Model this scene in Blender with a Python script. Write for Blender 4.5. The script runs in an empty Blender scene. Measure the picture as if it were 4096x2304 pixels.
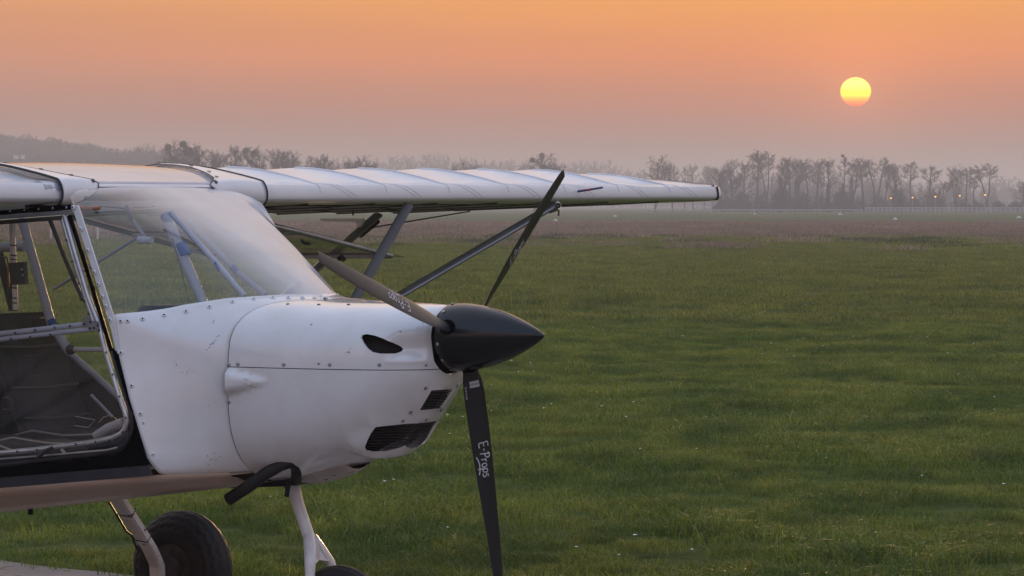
import bpy, bmesh, math, random
import numpy as np
from mathutils import Vector, Matrix, noise as mnoise

R = math.radians
SC = bpy.context.scene
COL = SC.collection

# ------------------------------------------------------------------ camera
FPX, CX, CY, HZ, EYE = 13356., 2048., 1152., 820.4, 1.63   # focal length and centre in photo pixels, horizon row, eye height
PITCH = math.atan((CY - HZ) / FPX)
cam_d = bpy.data.cameras.new('camera')
cam = bpy.data.objects.new('camera', cam_d)
COL.objects.link(cam)
cam.location = (0, 0, EYE)
cam.rotation_euler = (R(90) - PITCH, 0, 0)
cam_d.lens = 36 * FPX / 4096
cam_d.sensor_width = 36
cam_d.clip_start = 0.1
cam_d.clip_end = 20000
SC.camera = cam

# ------------------------------------------------------------------ sky, sun, exposure
SUN_AZ, SUN_EL = math.atan((3421 - CX) / FPX), math.atan((HZ - 370) / FPX)
SUN_DIR = Vector((math.sin(SUN_AZ) * math.cos(SUN_EL), math.cos(SUN_AZ) * math.cos(SUN_EL), math.sin(SUN_EL)))
SUN_STRENGTH = 4.2
HAZE_DENSITY = 0.00066
HAZE_COLOR = (0.60, 0.66, 0.75)
SC.view_settings.view_transform = 'Standard'
SC.view_settings.look = 'None'
SC.view_settings.gamma = 1.0
SC.view_settings.use_curve_mapping = False
SC.view_settings.exposure = 0.0
SC.cycles.volume_bounces = 1
SC.cycles.max_bounces = 10
SC.cycles.transparent_max_bounces = 24
SC.cycles.use_denoising = True
SC.cycles.sample_clamp_indirect = 6


def srgb(r, g, b):
    f = lambda c: (c / 255 / 12.92) if c / 255 < 0.04045 else ((c / 255 + 0.055) / 1.055) ** 2.4
    return (f(r), f(g), f(b), 1)


def build_world():
    w = bpy.data.worlds.new('World')
    SC.world = w
    w.use_nodes = True
    nt = w.node_tree
    N, L = nt.nodes, nt.links
    N.clear()
    out = N.new('ShaderNodeOutputWorld')
    bg = N.new('ShaderNodeBackground')
    L.new(bg.outputs[0], out.inputs[0])
    tc = N.new('ShaderNodeTexCoord')
    sep = N.new('ShaderNodeSeparateXYZ')
    L.new(tc.outputs['Generated'], sep.inputs[0])

    def m(op, a, b=None, c=None):
        n = N.new('ShaderNodeMath')
        n.operation = op
        for i, v in enumerate((a, b, c)):
            if v is None:
                continue
            if isinstance(v, (int, float)):
                n.inputs[i].default_value = v
            else:
                L.new(v, n.inputs[i])
        return n.outputs[0]

    def ramp(val, lo, hi, stops):
        mr = N.new('ShaderNodeMapRange')
        L.new(val, mr.inputs[0])
        mr.inputs[1].default_value = lo
        mr.inputs[2].default_value = hi
        cr = N.new('ShaderNodeValToRGB')
        e = cr.color_ramp.elements
        while len(e) < len(stops):
            e.new(0.5)
        for el, (p, c) in zip(e, stops):
            el.position = (p - lo) / (hi - lo)
            el.color = c
        L.new(mr.outputs[0], cr.inputs[0])
        return cr.outputs[0]

    def mix(fac, a, b, mode='MIX'):
        n = N.new('ShaderNodeMix')
        n.data_type = 'RGBA'
        n.blend_type = mode
        n.clamp_result = False
        for i, v in ((0, fac), (6, a), (7, b)):
            if isinstance(v, (int, float)):
                n.inputs[i].default_value = v
            elif isinstance(v, tuple):
                n.inputs[i].default_value = v
            else:
                L.new(v, n.inputs[i])
        return n.outputs[2]

    el = m('MULTIPLY', m('ARCSINE', sep.outputs[2]), 57.29578)          # elevation in degrees
    az = m('SUBTRACT', m('MULTIPLY', m('ARCTAN2', sep.outputs[0], sep.outputs[1]), 57.29578), math.degrees(SUN_AZ))
    e6 = m('MULTIPLY', m('MAXIMUM', el, 0.0), 2.6)
    wid = m('ADD', m('MULTIPLY', e6, e6), 17.0 ** 2)          # the glow spreads wider the higher it reaches
    warm = m('POWER', 2.71828, m('MULTIPLY', m('DIVIDE', m('MULTIPLY', az, az), wid), -1.0))
    # glow of the low sun in the hazy air, and the duller evening haze away from it
    c_warm = ramp(el, -1, 45, [(-1, srgb(126, 112, 108)), (0.6, srgb(138, 112, 98)), (1.6, srgb(200, 114, 72)), (2.6, srgb(250, 142, 58)),
                               (3.6, srgb(255, 164, 50)), (6, srgb(255, 186, 96)), (12, srgb(255, 214, 178)), (24, srgb(255, 226, 204)), (45, srgb(232, 220, 230))])
    c_cool = ramp(el, -1, 45, [(-1, srgb(122, 118, 126)), (0.6, srgb(134, 120, 120)), (1.8, srgb(156, 124, 114)), (3.6, srgb(204, 140, 112)),
                               (7, srgb(214, 176, 162)), (14, srgb(222, 206, 214)), (26, srgb(208, 222, 255)), (45, srgb(176, 204, 255))])
    haze_sky = mix(warm, c_cool, c_warm)
    cv = N.new('ShaderNodeCombineXYZ')
    L.new(m('MULTIPLY', az, 0.06), cv.inputs[0])
    L.new(m('MULTIPLY', el, 1.1), cv.inputs[1])
    nz = N.new('ShaderNodeTexNoise')
    nz.inputs['Scale'].default_value = 1.0
    nz.inputs['Detail'].default_value = 4
    L.new(cv.outputs[0], nz.inputs['Vector'])
    lay = N.new('ShaderNodeMapRange')
    L.new(nz.outputs[0], lay.inputs[0])
    lay.inputs[1].default_value = 0.3
    lay.inputs[2].default_value = 0.7
    lay.inputs[3].default_value = 0.94
    lay.inputs[4].default_value = 1.06
    lc = N.new('ShaderNodeCombineColor')
    for k_ in range(3):
        L.new(lay.outputs[0], lc.inputs[k_])
    haze_sky = mix(1.0, haze_sky, lc.outputs[0], 'MULTIPLY')
    # clear evening sky above the haze
    sky = N.new('ShaderNodeTexSky')
    sky.sky_type = 'NISHITA'
    sky.sun_disc = False
    sky.sun_elevation = SUN_EL
    sky.sun_rotation = SUN_AZ
    sky.air_density = 1.2
    sky.dust_density = 3.0
    sky.ozone_density = 1.5
    clear = mix(1.0, sky.outputs[0], (2.2, 2.3, 2.4, 1), 'MULTIPLY')
    up = N.new('ShaderNodeMapRange')
    up.interpolation_type = 'SMOOTHSTEP'
    L.new(el, up.inputs[0])
    up.inputs[1].default_value = 12
    up.inputs[2].default_value = 85
    up.inputs[3].default_value = 0
    up.inputs[4].default_value = 0.5
    col = mix(up.outputs[0], haze_sky, clear)
    # the disc of the setting sun, reddened towards its lower limb
    dx = m('MULTIPLY', az, 1.0)
    dy = m('SUBTRACT', el, math.degrees(SUN_EL))
    dys = m('MULTIPLY', dy, 1.06)
    rad = m('SQRT', m('ADD', m('MULTIPLY', dx, dx), m('MULTIPLY', dys, dys)))
    disc = N.new('ShaderNodeMapRange')
    L.new(rad, disc.inputs[0])
    disc.inputs[1].default_value = 0.268
    disc.inputs[2].default_value = 0.238
    disc.inputs[3].default_value = 0
    disc.inputs[4].default_value = 1
    c_sun = ramp(dy, -0.26, 0.26, [(-0.26, (2.2, 0.16, 0.01, 1)), (-0.18, (2.8, 0.42, 0.01, 1)), (-0.10, (3.4, 1.05, 0.0, 1)), (0.0, (3.8, 2.4, 0.0, 1)),
                                   (0.12, (4.2, 3.3, 0.30, 1)), (0.26, (4.2, 3.0, 0.35, 1))])
    # scattered glow close round the sun
    aur = m('MULTIPLY', m('POWER', 2.71828, m('MULTIPLY', rad, -1.1)), 0.30)
    acol = N.new('ShaderNodeCombineColor')
    L.new(aur, acol.inputs[0])
    L.new(m('MULTIPLY', aur, 0.30), acol.inputs[1])
    L.new(m('MULTIPLY', aur, 0.06), acol.inputs[2])
    col = mix(1.0, col, acol.outputs[0], 'ADD')
    col = mix(disc.outputs[0], col, c_sun)
    L.new(col, bg.inputs[0])
    bg.inputs[1].default_value = 1.0


build_world()
sun_d = bpy.data.lights.new('sun', 'SUN')
sun_o = bpy.data.objects.new('sun', sun_d)
COL.objects.link(sun_o)
sun_d.energy = SUN_STRENGTH
sun_d.angle = R(0.5)
sun_d.color = (1.0, 0.58, 0.30)
sun_o.rotation_euler = SUN_DIR.to_track_quat('Z', 'Y').to_euler()
sun_o.location = (0, 0, 60)

# ------------------------------------------------------------------ helpers
def tag(o, label=None, cat=None, group=None, kind=None):
    for k, v in (('label', label), ('category', cat), ('group', group), ('kind', kind)):
        if v:
            o[k] = v
    return o


def link(o, parent=None):
    COL.objects.link(o)
    if parent:
        o.parent = parent
    return o


def empty(name, loc=(0, 0, 0), rz=0, parent=None):
    o = bpy.data.objects.new(name, None)
    o.empty_display_size = 0.2
    o.location = loc
    o.rotation_euler = (0, 0, rz)
    return link(o, parent)


def mesh(name, v, f, mat=None, parent=None, smooth=False, mats=None, fmat=None, auto=None):
    me = bpy.data.meshes.new(name)
    me.from_pydata([tuple(map(float, p)) for p in v], [], [tuple(map(int, q)) for q in f])
    me.update()
    for mt in (mats or [mat]):
        me.materials.append(mt)
    if fmat is not None:
        me.polygons.foreach_set('material_index', fmat)
    if smooth:
        me.polygons.foreach_set('use_smooth', [True] * len(me.polygons))
        if auto:
            me.set_sharp_from_angle(angle=R(auto))
    o = bpy.data.objects.new(name, me)
    return link(o, parent)


def grid_faces(nu, nv, cu=False, cv=False):
    F = []
    for i in range(nu if cu else nu - 1):
        for j in range(nv if cv else nv - 1):
            a, b = i, (i + 1) % nu
            c, d = j, (j + 1) % nv
            F.append((a * nv + c, b * nv + c, b * nv + d, a * nv + d))
    return F


def tube_geo(pts, r, seg=10, flat=1.0, flat_dir=None, cap=True):
    """polyline tube; r number or list; flat < 1 squashes it across flat_dir (streamlined strut)"""
    pts = [Vector(p) for p in pts]
    n = len(pts)
    rs = r if isinstance(r, (list, tuple)) else [r] * n
    V, F = [], []
    prev = None
    for i, p in enumerate(pts):
        d = (pts[min(i + 1, n - 1)] - pts[max(i - 1, 0)]).normalized()
        if flat_dir is not None:
            a = Vector(flat_dir)
        elif prev is not None:
            a = prev
        else:
            a = Vector((0, 0, 1)) if abs(d.z) < 0.9 else Vector((1, 0, 0))
        a = (a - d * a.dot(d)).normalized()
        prev = a
        b = d.cross(a)
        for k in range(seg):
            t = 2 * math.pi * k / seg
            V.append(p + a * (math.cos(t) * rs[i]) + b * (math.sin(t) * rs[i] * flat))
    F = grid_faces(n, seg, cv=True)
    if cap:
        F.append(tuple(range(seg))[::-1])
        F.append(tuple(range((n - 1) * seg, n * seg)))
    return V, F


def tube(name, pts, r, mat, parent=None, seg=10, **k):
    V, F = tube_geo(pts, r, seg, **k)
    return mesh(name, V, F, mat, parent, smooth=True, auto=50)


def box_geo(c, s, rot=None):
    c = Vector(c)
    V = []
    for x in (-.5, .5):
        for y in (-.5, .5):
            for z in (-.5, .5):
                q = Vector((x * s[0], y * s[1], z * s[2]))
                V.append(c + (rot @ q if rot else q))
    F = [(0, 1, 3, 2), (4, 6, 7, 5), (0, 4, 5, 1), (2, 3, 7, 6), (0, 2, 6, 4), (1, 5, 7, 3)]
    return V, F


def bar_geo(p, q, w, h, wdir):
    """rectangular bar from p to q; w across along wdir, h along the other"""
    p, q = Vector(p), Vector(q)
    d = (q - p).normalized()
    a = Vector(wdir)
    a = (a - d * a.dot(d)).normalized()
    b = d.cross(a)
    V = []
    for e in (p, q):
        for sa, sb in ((-1, -1), (1, -1), (1, 1), (-1, 1)):
            V.append(e + a * (sa * w / 2) + b * (sb * h / 2))
    F = [(0, 3, 2, 1), (4, 5, 6, 7), (0, 1, 5, 4), (1, 2, 6, 5), (2, 3, 7, 6), (3, 0, 4, 7)]
    return V, F


def bar(name, p, q, w, h, wdir, mat, parent=None, bevel=0):
    V, F = bar_geo(p, q, w, h, wdir)
    o = mesh(name, V, F, mat, parent)
    if bevel:
        bm = bmesh.new()
        bm.from_mesh(o.data)
        bmesh.ops.bevel(bm, geom=bm.edges[:], offset=bevel, segments=2, affect='EDGES', profile=0.6)
        bm.to_mesh(o.data)
        bm.free()
        o.data.polygons.foreach_set('use_smooth', [True] * len(o.data.polygons))
        o.data.set_sharp_from_angle(angle=R(40))
    return o


def prism(name, poly, thick, mat, parent=None, axis='y', at=0):
    """polygon given in (x, z) extruded along y by thick, starting at y = at"""
    n = len(poly)
    V = [(p[0], at, p[1]) for p in poly] + [(p[0], at + thick, p[1]) for p in poly]
    F = [tuple(range(n)), tuple(range(n, 2 * n))[::-1]]
    F += [(i, i + n, (i + 1) % n + n, (i + 1) % n) for i in range(n)]
    o = mesh(name, V, F, mat, parent)
    bm = bmesh.new()
    bm.from_mesh(o.data)
    bmesh.ops.recalc_face_normals(bm, faces=bm.faces)
    bm.to_mesh(o.data)
    bm.free()
    return o


def fix_normals(o):
    bm = bmesh.new()
    bm.from_mesh(o.data)
    bmesh.ops.recalc_face_normals(bm, faces=bm.faces)
    bm.to_mesh(o.data)
    bm.free()
    return o


def apply_mods(o):
    dg = bpy.context.evaluated_depsgraph_get()
    dg.update()
    me = bpy.data.meshes.new_from_object(o.evaluated_get(dg))
    o.modifiers.clear()
    old = o.data
    o.data = me
    bpy.data.meshes.remove(old)
    return o


def interp(x, tab):
    xs = [t[0] for t in tab]
    return [float(np.interp(x, xs, [t[i] for t in tab])) for i in range(1, len(tab[0]))]


def sstep(a, b, x):
    t = min(1, max(0, (x - a) / (b - a)))
    return t * t * (3 - 2 * t)

# ------------------------------------------------------------------ materials
def mat(name, base, rough=0.5, metal=0.0, coat=0.0, spec=0.5, var=0.0, var_scale=8.0, var_col=None, bump=0.0, bump_scale=40.0,
        speck=None, speck_scale=60., speck_cut=0.72, transl=0.0, stretch=None):
    m_ = bpy.data.materials.new(name)
    m_.use_nodes = True
    nt = m_.node_tree
    N, L = nt.nodes, nt.links
    b = N['Principled BSDF']
    b.inputs['Base Color'].default_value = (*base, 1)
    b.inputs['Roughness'].default_value = rough
    b.inputs['Metallic'].default_value = metal
    b.inputs['Coat Weight'].default_value = coat
    b.inputs['Coat Roughness'].default_value = 0.08
    b.inputs['Specular IOR Level'].default_value = spec
    tc = N.new('ShaderNodeTexCoord')
    src = tc.outputs['Object']
    if stretch:
        mp = N.new('ShaderNodeMapping')
        mp.inputs['Scale'].default_value = stretch
        L.new(src, mp.inputs[0])
        src = mp.outputs[0]
    colour = None
    if var or var_col:
        n = N.new('ShaderNodeTexNoise')
        n.inputs['Scale'].default_value = var_scale
        n.inputs['Detail'].default_value = 7
        n.inputs['Roughness'].default_value = 0.62
        L.new(src, n.inputs['Vector'])
        r = N.new('ShaderNodeValToRGB')
        r.color_ramp.elements[0].position = 0.35
        r.color_ramp.elements[1].position = 0.68
        r.color_ramp.elements[0].color = (*base, 1)
        vc = var_col or tuple(c * (1 - var) for c in base)
        r.color_ramp.elements[1].color = (*vc, 1)
        L.new(n.outputs[0], r.inputs[0])
        colour = r.outputs[0]
        rr = N.new('ShaderNodeMapRange')
        rr.inputs[3].default_value = max(0.03, rough * 0.75)
        rr.inputs[4].default_value = min(1, rough * 1.3)
        L.new(n.outputs[0], rr.inputs[0])
        L.new(rr.outputs[0], b.inputs['Roughness'])
    if speck:
        n = N.new('ShaderNodeTexNoise')
        n.inputs['Scale'].default_value = speck_scale
        n.inputs['Detail'].default_value = 3
        L.new(src, n.inputs['Vector'])
        r = N.new('ShaderNodeMapRange')
        r.inputs[1].default_value = speck_cut
        r.inputs[2].default_value = speck_cut + 0.03
        L.new(n.outputs[0], r.inputs[0])
        mx = N.new('ShaderNodeMix')
        mx.data_type = 'RGBA'
        L.new(r.outputs[0], mx.inputs[0])
        mx.inputs[6].default_value = (*base, 1)
        if colour:
            L.new(colour, mx.inputs[6])
        mx.inputs[7].default_value = (*speck, 1)
        colour = mx.outputs[2]
    if colour:
        L.new(colour, b.inputs['Base Color'])
    if bump:
        n = N.new('ShaderNodeTexNoise')
        n.inputs['Scale'].default_value = bump_scale
        n.inputs['Detail'].default_value = 5
        L.new(src, n.inputs['Vector'])
        bp = N.new('ShaderNodeBump')
        bp.inputs['Strength'].default_value = bump
        bp.inputs['Distance'].default_value = 0.01
        L.new(n.outputs[0], bp.inputs['Height'])
        L.new(bp.outputs[0], b.inputs['Normal'])
    if transl:
        t = N.new('ShaderNodeBsdfTranslucent')
        t.inputs[0].default_value = (*base, 1)
        if colour:
            L.new(colour, t.inputs[0])
        mx = N.new('ShaderNodeMixShader')
        mx.inputs[0].default_value = transl
        L.new(b.outputs[0], mx.inputs[1])
        L.new(t.outputs[0], mx.inputs[2])
        L.new(mx.outputs[0], N['Material Output'].inputs[0])
    return m_


M_white = mat('white_gelcoat', (.77, .77, .78), .24, coat=.9, var_col=(.64, .62, .60), var_scale=2.6, speck=(.20, .17, .15), speck_scale=34, speck_cut=.745, bump=.05, bump_scale=5)
M_fabric = mat('wing_fabric', (.74, .74, .75), .38, coat=.5, var=.10, var_scale=5, speck=(.15, .14, .13), speck_scale=30, speck_cut=.77, bump=.10, bump_scale=9, stretch=(1.6, 1, 1.6))
M_fairing = mat('fairing_plastic', (.76, .76, .77), .28, coat=.3, var=.08, var_scale=6, speck=(.12, .12, .12), speck_scale=40, speck_cut=.77)
M_belly = mat('dirty_belly_skin', (.60, .46, .36), .38, coat=.3, var_col=(.42, .29, .21), var_scale=2.2, stretch=(.35, 1, 2.5), speck=(.16, .10, .075), speck_scale=18, speck_cut=.74)
M_belly_edge = mat('chin_paint', (.55, .51, .47), .5, var_col=(.34, .29, .25), var_scale=9, speck=(.05, .04, .04), speck_scale=30, speck_cut=.66)
M_black = mat('black_skin', (.003, .003, .004), .5, spec=.04, var=.3, var_scale=10)
M_stripe = mat('dark_grey_stripe', (.050, .052, .058), .5, spec=.1, var=.25, var_scale=8)
M_alu = mat('aluminium_tube', (.52, .53, .55), .34, metal=.85, var=.25, var_scale=14, bump=.04, bump_scale=60)
M_greytube = mat('grey_painted_tube', (.40, .42, .48), .38, var=.15, var_scale=10)
M_whitetube = mat('white_painted_steel', (.76, .76, .76), .32, coat=.3, var_col=(.60, .55, .50), var_scale=9, speck=(.10, .055, .03), speck_scale=32, speck_cut=.68)
M_strut = mat('anodised_strut', (.27, .28, .31), .34, metal=.6, var=.2, var_scale=6)
M_strutgrey = mat('grey_fabric_strut', (.11, .105, .105), .6, spec=.25, var=.15, var_scale=8)
M_carbon = mat('carbon_spinner', (.005, .006, .008), .16, coat=.0, spec=.42, var=.4, var_scale=30, bump=.05, bump_scale=240, stretch=(1, 1, 1))
M_blade = mat('propeller_blade_carbon', (.016, .016, .018), .33, coat=.1, spec=.40, var=.25, var_scale=20, bump=.03, bump_scale=160)
M_tyre = mat('tyre_rubber', (.016, .016, .017), .62, spec=.3, var_col=(.028, .025, .023), var_scale=10, bump=.1, bump_scale=80)
M_rim = mat('dirty_rim', (.07, .058, .05), .6, metal=.2, var=.5, var_scale=20)
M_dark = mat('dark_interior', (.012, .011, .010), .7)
M_brown = mat('dark_brown_trim', (.050, .037, .028), .65, var=.4, var_scale=9)
M_seat = mat('black_seat_cloth', (.016, .015, .015), .6, var=.4, var_scale=14, bump=.35, bump_scale=26)
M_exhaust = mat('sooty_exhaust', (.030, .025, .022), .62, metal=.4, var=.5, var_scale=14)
M_screw = mat('steel_screw', (.50, .50, .50), .28, metal=.9)
M_rivet = mat('white_rivet', (.72, .72, .73), .3)
M_hole = mat('dark_pin', (.02, .02, .02), .5)
M_seam = mat('panel_gap', (.03, .028, .028), .7)
M_tape = mat('blue_tape', (.02, .10, .36), .55, var=.25, var_scale=30)
M_orange = mat('copper_orange_plastic', (.42, .16, .07), .5, var=.3, var_scale=30)
M_box = mat('dark_green_box', (.020, .032, .034), .5, var=.2, var_scale=20)
M_roller = mat('pale_roller', (.50, .52, .56), .45)
M_letter = mat('white_lettering', (.58, .58, .60), .5, var=.25, var_scale=60)
M_pitot = mat('pitot_blue', (.03, .04, .14), .4)
M_red = mat('pitot_red', (.35, .06, .08), .4)
M_wire = mat('wire_sleeve', (.06, .055, .05), .6)
M_cream = mat('cream_wire', (.40, .36, .30), .5)


def glass_mat(name, film0, film1, axis_lo, axis_hi, tint=(.93, .95, .95), scratch=0.0):
    """clear polycarbonate: see-through, Fresnel mirror, and a film of dust and fine scratches, whitened by position to imitate sky reflection"""
    m_ = bpy.data.materials.new(name)
    m_.use_nodes = True
    nt = m_.node_tree
    N, L = nt.nodes, nt.links
    N.clear()
    out = N.new('ShaderNodeOutputMaterial')
    tr = N.new('ShaderNodeBsdfTransparent')
    tr.inputs[0].default_value = (*tint, 1)
    gl = N.new('ShaderNodeBsdfGlossy')
    gl.inputs['Roughness'].default_value = 0.05
    fr = N.new('ShaderNodeFresnel')
    gb = N.new('ShaderNodeNewGeometry')          # same mirror strength from both sides of the thin sheet
    io = N.new('ShaderNodeMapRange')
    L.new(gb.outputs['Backfacing'], io.inputs[0])
    io.inputs[3].default_value = 1.58
    io.inputs[4].default_value = 1 / 1.58
    L.new(io.outputs[0], fr.inputs[0])
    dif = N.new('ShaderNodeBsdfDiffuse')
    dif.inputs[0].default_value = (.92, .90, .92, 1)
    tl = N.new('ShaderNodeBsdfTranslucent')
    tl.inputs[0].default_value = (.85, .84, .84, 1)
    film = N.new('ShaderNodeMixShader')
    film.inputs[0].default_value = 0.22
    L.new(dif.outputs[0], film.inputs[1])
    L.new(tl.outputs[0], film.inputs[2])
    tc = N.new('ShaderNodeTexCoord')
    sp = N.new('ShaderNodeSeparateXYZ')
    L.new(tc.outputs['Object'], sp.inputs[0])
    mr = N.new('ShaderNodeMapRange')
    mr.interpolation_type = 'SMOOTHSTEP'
    L.new(sp.outputs[1], mr.inputs[0])  # film whitens towards port, painting in reflection and glow
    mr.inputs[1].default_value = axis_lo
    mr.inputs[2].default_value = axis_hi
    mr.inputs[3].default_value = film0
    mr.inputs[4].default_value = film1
    no = N.new('ShaderNodeTexNoise')
    no.inputs['Scale'].default_value = 5.0
    no.inputs['Detail'].default_value = 6
    L.new(tc.outputs['Object'], no.inputs['Vector'])
    mu = N.new('ShaderNodeMath')
    mu.operation = 'MULTIPLY'
    ad = N.new('ShaderNodeMapRange')
    ad.inputs[3].default_value = 0.8
    ad.inputs[4].default_value = 1.2
    L.new(no.outputs[0], ad.inputs[0])
    hi = N.new('ShaderNodeMapRange')             # white put in where the curl over the leading edge mirrors bright sky
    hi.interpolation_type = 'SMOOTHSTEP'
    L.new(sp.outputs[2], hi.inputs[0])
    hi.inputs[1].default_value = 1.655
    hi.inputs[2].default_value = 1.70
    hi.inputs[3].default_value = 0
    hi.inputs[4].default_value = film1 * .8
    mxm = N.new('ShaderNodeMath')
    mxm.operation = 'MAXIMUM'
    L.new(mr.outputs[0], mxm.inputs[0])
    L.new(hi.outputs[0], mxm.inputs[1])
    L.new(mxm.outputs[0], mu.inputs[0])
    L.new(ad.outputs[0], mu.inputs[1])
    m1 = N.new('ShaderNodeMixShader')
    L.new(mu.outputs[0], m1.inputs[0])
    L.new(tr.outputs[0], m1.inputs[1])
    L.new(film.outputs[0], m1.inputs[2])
    m2 = N.new('ShaderNodeMixShader')
    L.new(fr.outputs[0], m2.inputs[0])
    L.new(m1.outputs[0], m2.inputs[1])
    L.new(gl.outputs[0], m2.inputs[2])
    L.new(m2.outputs[0], out.inputs[0])
    return m_


M_wind = glass_mat('windshield_polycarbonate', .025, .78, -.36, .10)  # dust film whitened across the front to imitate sky reflection and sunlit glow
M_roof = glass_mat('roof_polycarbonate', .82, .86, -.5, -.1)  # near-opaque white film stands in for the bright sky mirrored in the roof
M_doorglass = glass_mat('door_polycarbonate', .02, .02, -1, 1, tint=(.90, .89, .87))
M_doorglass2 = glass_mat('open_door_polycarbonate', .04, .04, 0, 2, tint=(.62, .58, .56))

# ------------------------------------------------------------------ where the aircraft stands
TH = R(33.5)
FX = np.array([math.cos(TH), -math.sin(TH), 0])
LX = np.array([math.sin(TH), math.cos(TH), 0])
_fw = np.array([0, math.cos(PITCH), -math.sin(PITCH)])
_up = np.array([0, math.sin(PITCH), math.cos(PITCH)])
_C = np.array([0, 0, EYE])


def ray(u, v):
    return np.array([(u - CX) / FPX, 0, 0]) + _up * ((CY - v) / FPX) + _fw


HUB_W = _C + ray(1862, 1348) * 11.1
ORG = np.array([HUB_W[0], HUB_W[1], 0])
HUBZ = float(HUB_W[2])


def pt(u, v, l):
    """point of the aircraft's own frame (x forward, y port, z up) seen at photo pixel u, v and lying y = l off the centreline"""
    r = ray(u, v)
    t = (l - (_C - ORG) @ LX) / (r @ LX)
    w = _C + r * t - ORG
    return Vector((float(w @ FX), l, float(w[2])))


def ptx(u, v, x):
    r = ray(u, v)
    t = (x - (_C - ORG) @ FX) / (r @ FX)
    w = _C + r * t - ORG
    return Vector((x, float(w @ LX), float(w[2])))


def gpos(u, v=None, d=None):
    """ground point under photo column u at depth d (or at row v)"""
    if d is None:
        d = EYE * FPX / (v - HZ)
    return ((u - CX) / FPX * d, d)

# ------------------------------------------------------------------ ground, taxiway
EDGE_A, EDGE_B = Vector((-2.33, 15.17)), Vector((-1.81, 14.67))
EDGE_D = (EDGE_B - EDGE_A).normalized()
EDGE_N = Vector((EDGE_D.y, -EDGE_D.x))          # towards the camera side (tarmac)
if EDGE_N.y > 0:
    EDGE_N = -EDGE_N


def tarmac(x, y):
    return (Vector((x, y)) - EDGE_A).dot(EDGE_N)      # > 0 on the tarmac


def ground_material():
    m_ = bpy.data.materials.new('meadow_ground')
    m_.use_nodes = True
    nt = m_.node_tree
    N, L = nt.nodes, nt.links
    b = N['Principled BSDF']
    b.inputs['Roughness'].default_value = 0.95
    b.inputs['Specular IOR Level'].default_value = 0.0
    g = N.new('ShaderNodeNewGeometry')
    sp = N.new('ShaderNodeSeparateXYZ')
    L.new(g.outputs['Position'], sp.inputs[0])

    def noise(scale, vec, det=5):
        mp = N.new('ShaderNodeMapping')
        mp.inputs['Scale'].default_value = vec
        L.new(g.outputs['Position'], mp.inputs[0])
        n = N.new('ShaderNodeTexNoise')
        n.inputs['Scale'].default_value = scale
        n.inputs['Detail'].default_value = det
        L.new(mp.outputs[0], n.inputs['Vector'])
        return n.outputs[0]

    def mix(f, a, c):
        n = N.new('ShaderNodeMix')
        n.data_type = 'RGBA'
        L.new(f, n.inputs[0])
        for i, v in ((6, a), (7, c)):
            if isinstance(v, tuple):
                n.inputs[i].default_value = (*v, 1)
            else:
                L.new(v, n.inputs[i])
        return n.outputs[2]

    def rng(v, a, c):
        n = N.new('ShaderNodeMapRange')
        n.interpolation_type = 'SMOOTHSTEP'
        L.new(v, n.inputs[0])
        n.inputs[1].default_value = a
        n.inputs[2].default_value = c
        return n.outputs[0]

    n1 = noise(.5, (1, .35, 1))
    n2 = noise(.06, (1, .5, 1))
    n3 = noise(6, (1, 1, 1))
    green = mix(rng(n1, .38, .64), (.065, .085, .026), (.10, .115, .040))
    green = mix(rng(n3, .4, .7), green, (.060, .072, .025))
    dry = mix(rng(n1, .35, .65), (.185, .150, .122), (.155, .132, .10))
    farg = mix(rng(n2, .4, .6), (.105, .120, .055), (.130, .130, .066))
    # the mown field, a strip of tall dry grass, and the runway strip beyond it
    wob = N.new('ShaderNodeMath')
    wob.operation = 'MULTIPLY_ADD'
    L.new(n2, wob.inputs[0])
    wob.inputs[1].default_value = 60
    L.new(sp.outputs[1], wob.inputs[2])
    c = mix(rng(wob.outputs[0], 130, 220), green, dry)
    c = mix(rng(wob.outputs[0], 320, 362), c, farg)
    L.new(c, b.inputs['Base Color'])
    bp = N.new('ShaderNodeBump')
    bp.inputs['Strength'].default_value = 0.6
    bp.inputs['Distance'].default_value = 0.05
    L.new(n3, bp.inputs['Height'])
    L.new(bp.outputs[0], b.inputs['Normal'])
    return m_


M_ground = ground_material()
GX = [-4600, -2000, -900, -300, -80, -20, 0, 20, 80, 300, 900, 2000, 4600]
GY = [-300, -40, 0, 20, 60, 150, 400, 900, 1800, 3000, 4700]
gv = [(x, y, 0) for x in GX for y in GY]
ground = mesh('ground', gv, grid_faces(len(GX), len(GY)), M_ground)
tag(ground, 'wide flat grass airfield with a brown strip of tall dry grass', 'ground', kind='structure')
fix_normals(ground)

M_taxi = mat('worn_concrete', (.24, .215, .205), .85, var_col=(.15, .125, .11), var_scale=1.2, bump=.5, bump_scale=30, speck=(.09, .085, .04), speck_scale=9, speck_cut=.62)
edge = []
for i in range(90):
    s = -9 + i * .25
    w = .07 * mnoise.noise(Vector((s * 1.7, 3.1, 0))) + .03 * mnoise.noise(Vector((s * 6, 9.1, 0)))
    p = EDGE_A + EDGE_D * s + EDGE_N * w
    edge.append((p.x, p.y, .012))
near = [(p[0] + EDGE_N.x * 26, p[1] + EDGE_N.y * 26, .012) for p in edge]
tv = edge + near
ne = len(edge)
tf = [(i, i + 1, i + 1 + ne, i + ne) for i in range(ne - 1)]
taxi = fix_normals(mesh('taxiway', tv, tf, M_taxi))
tag(taxi, 'worn greyish concrete taxiway under the aircraft', 'taxiway', kind='structure')

# ------------------------------------------------------------------ the aircraft
PLANE = empty('light_aircraft', (float(ORG[0]), float(ORG[1]), 0), -TH)
tag(PLANE, 'white high wing light aircraft with black propeller and open far door', 'airplane')

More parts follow.
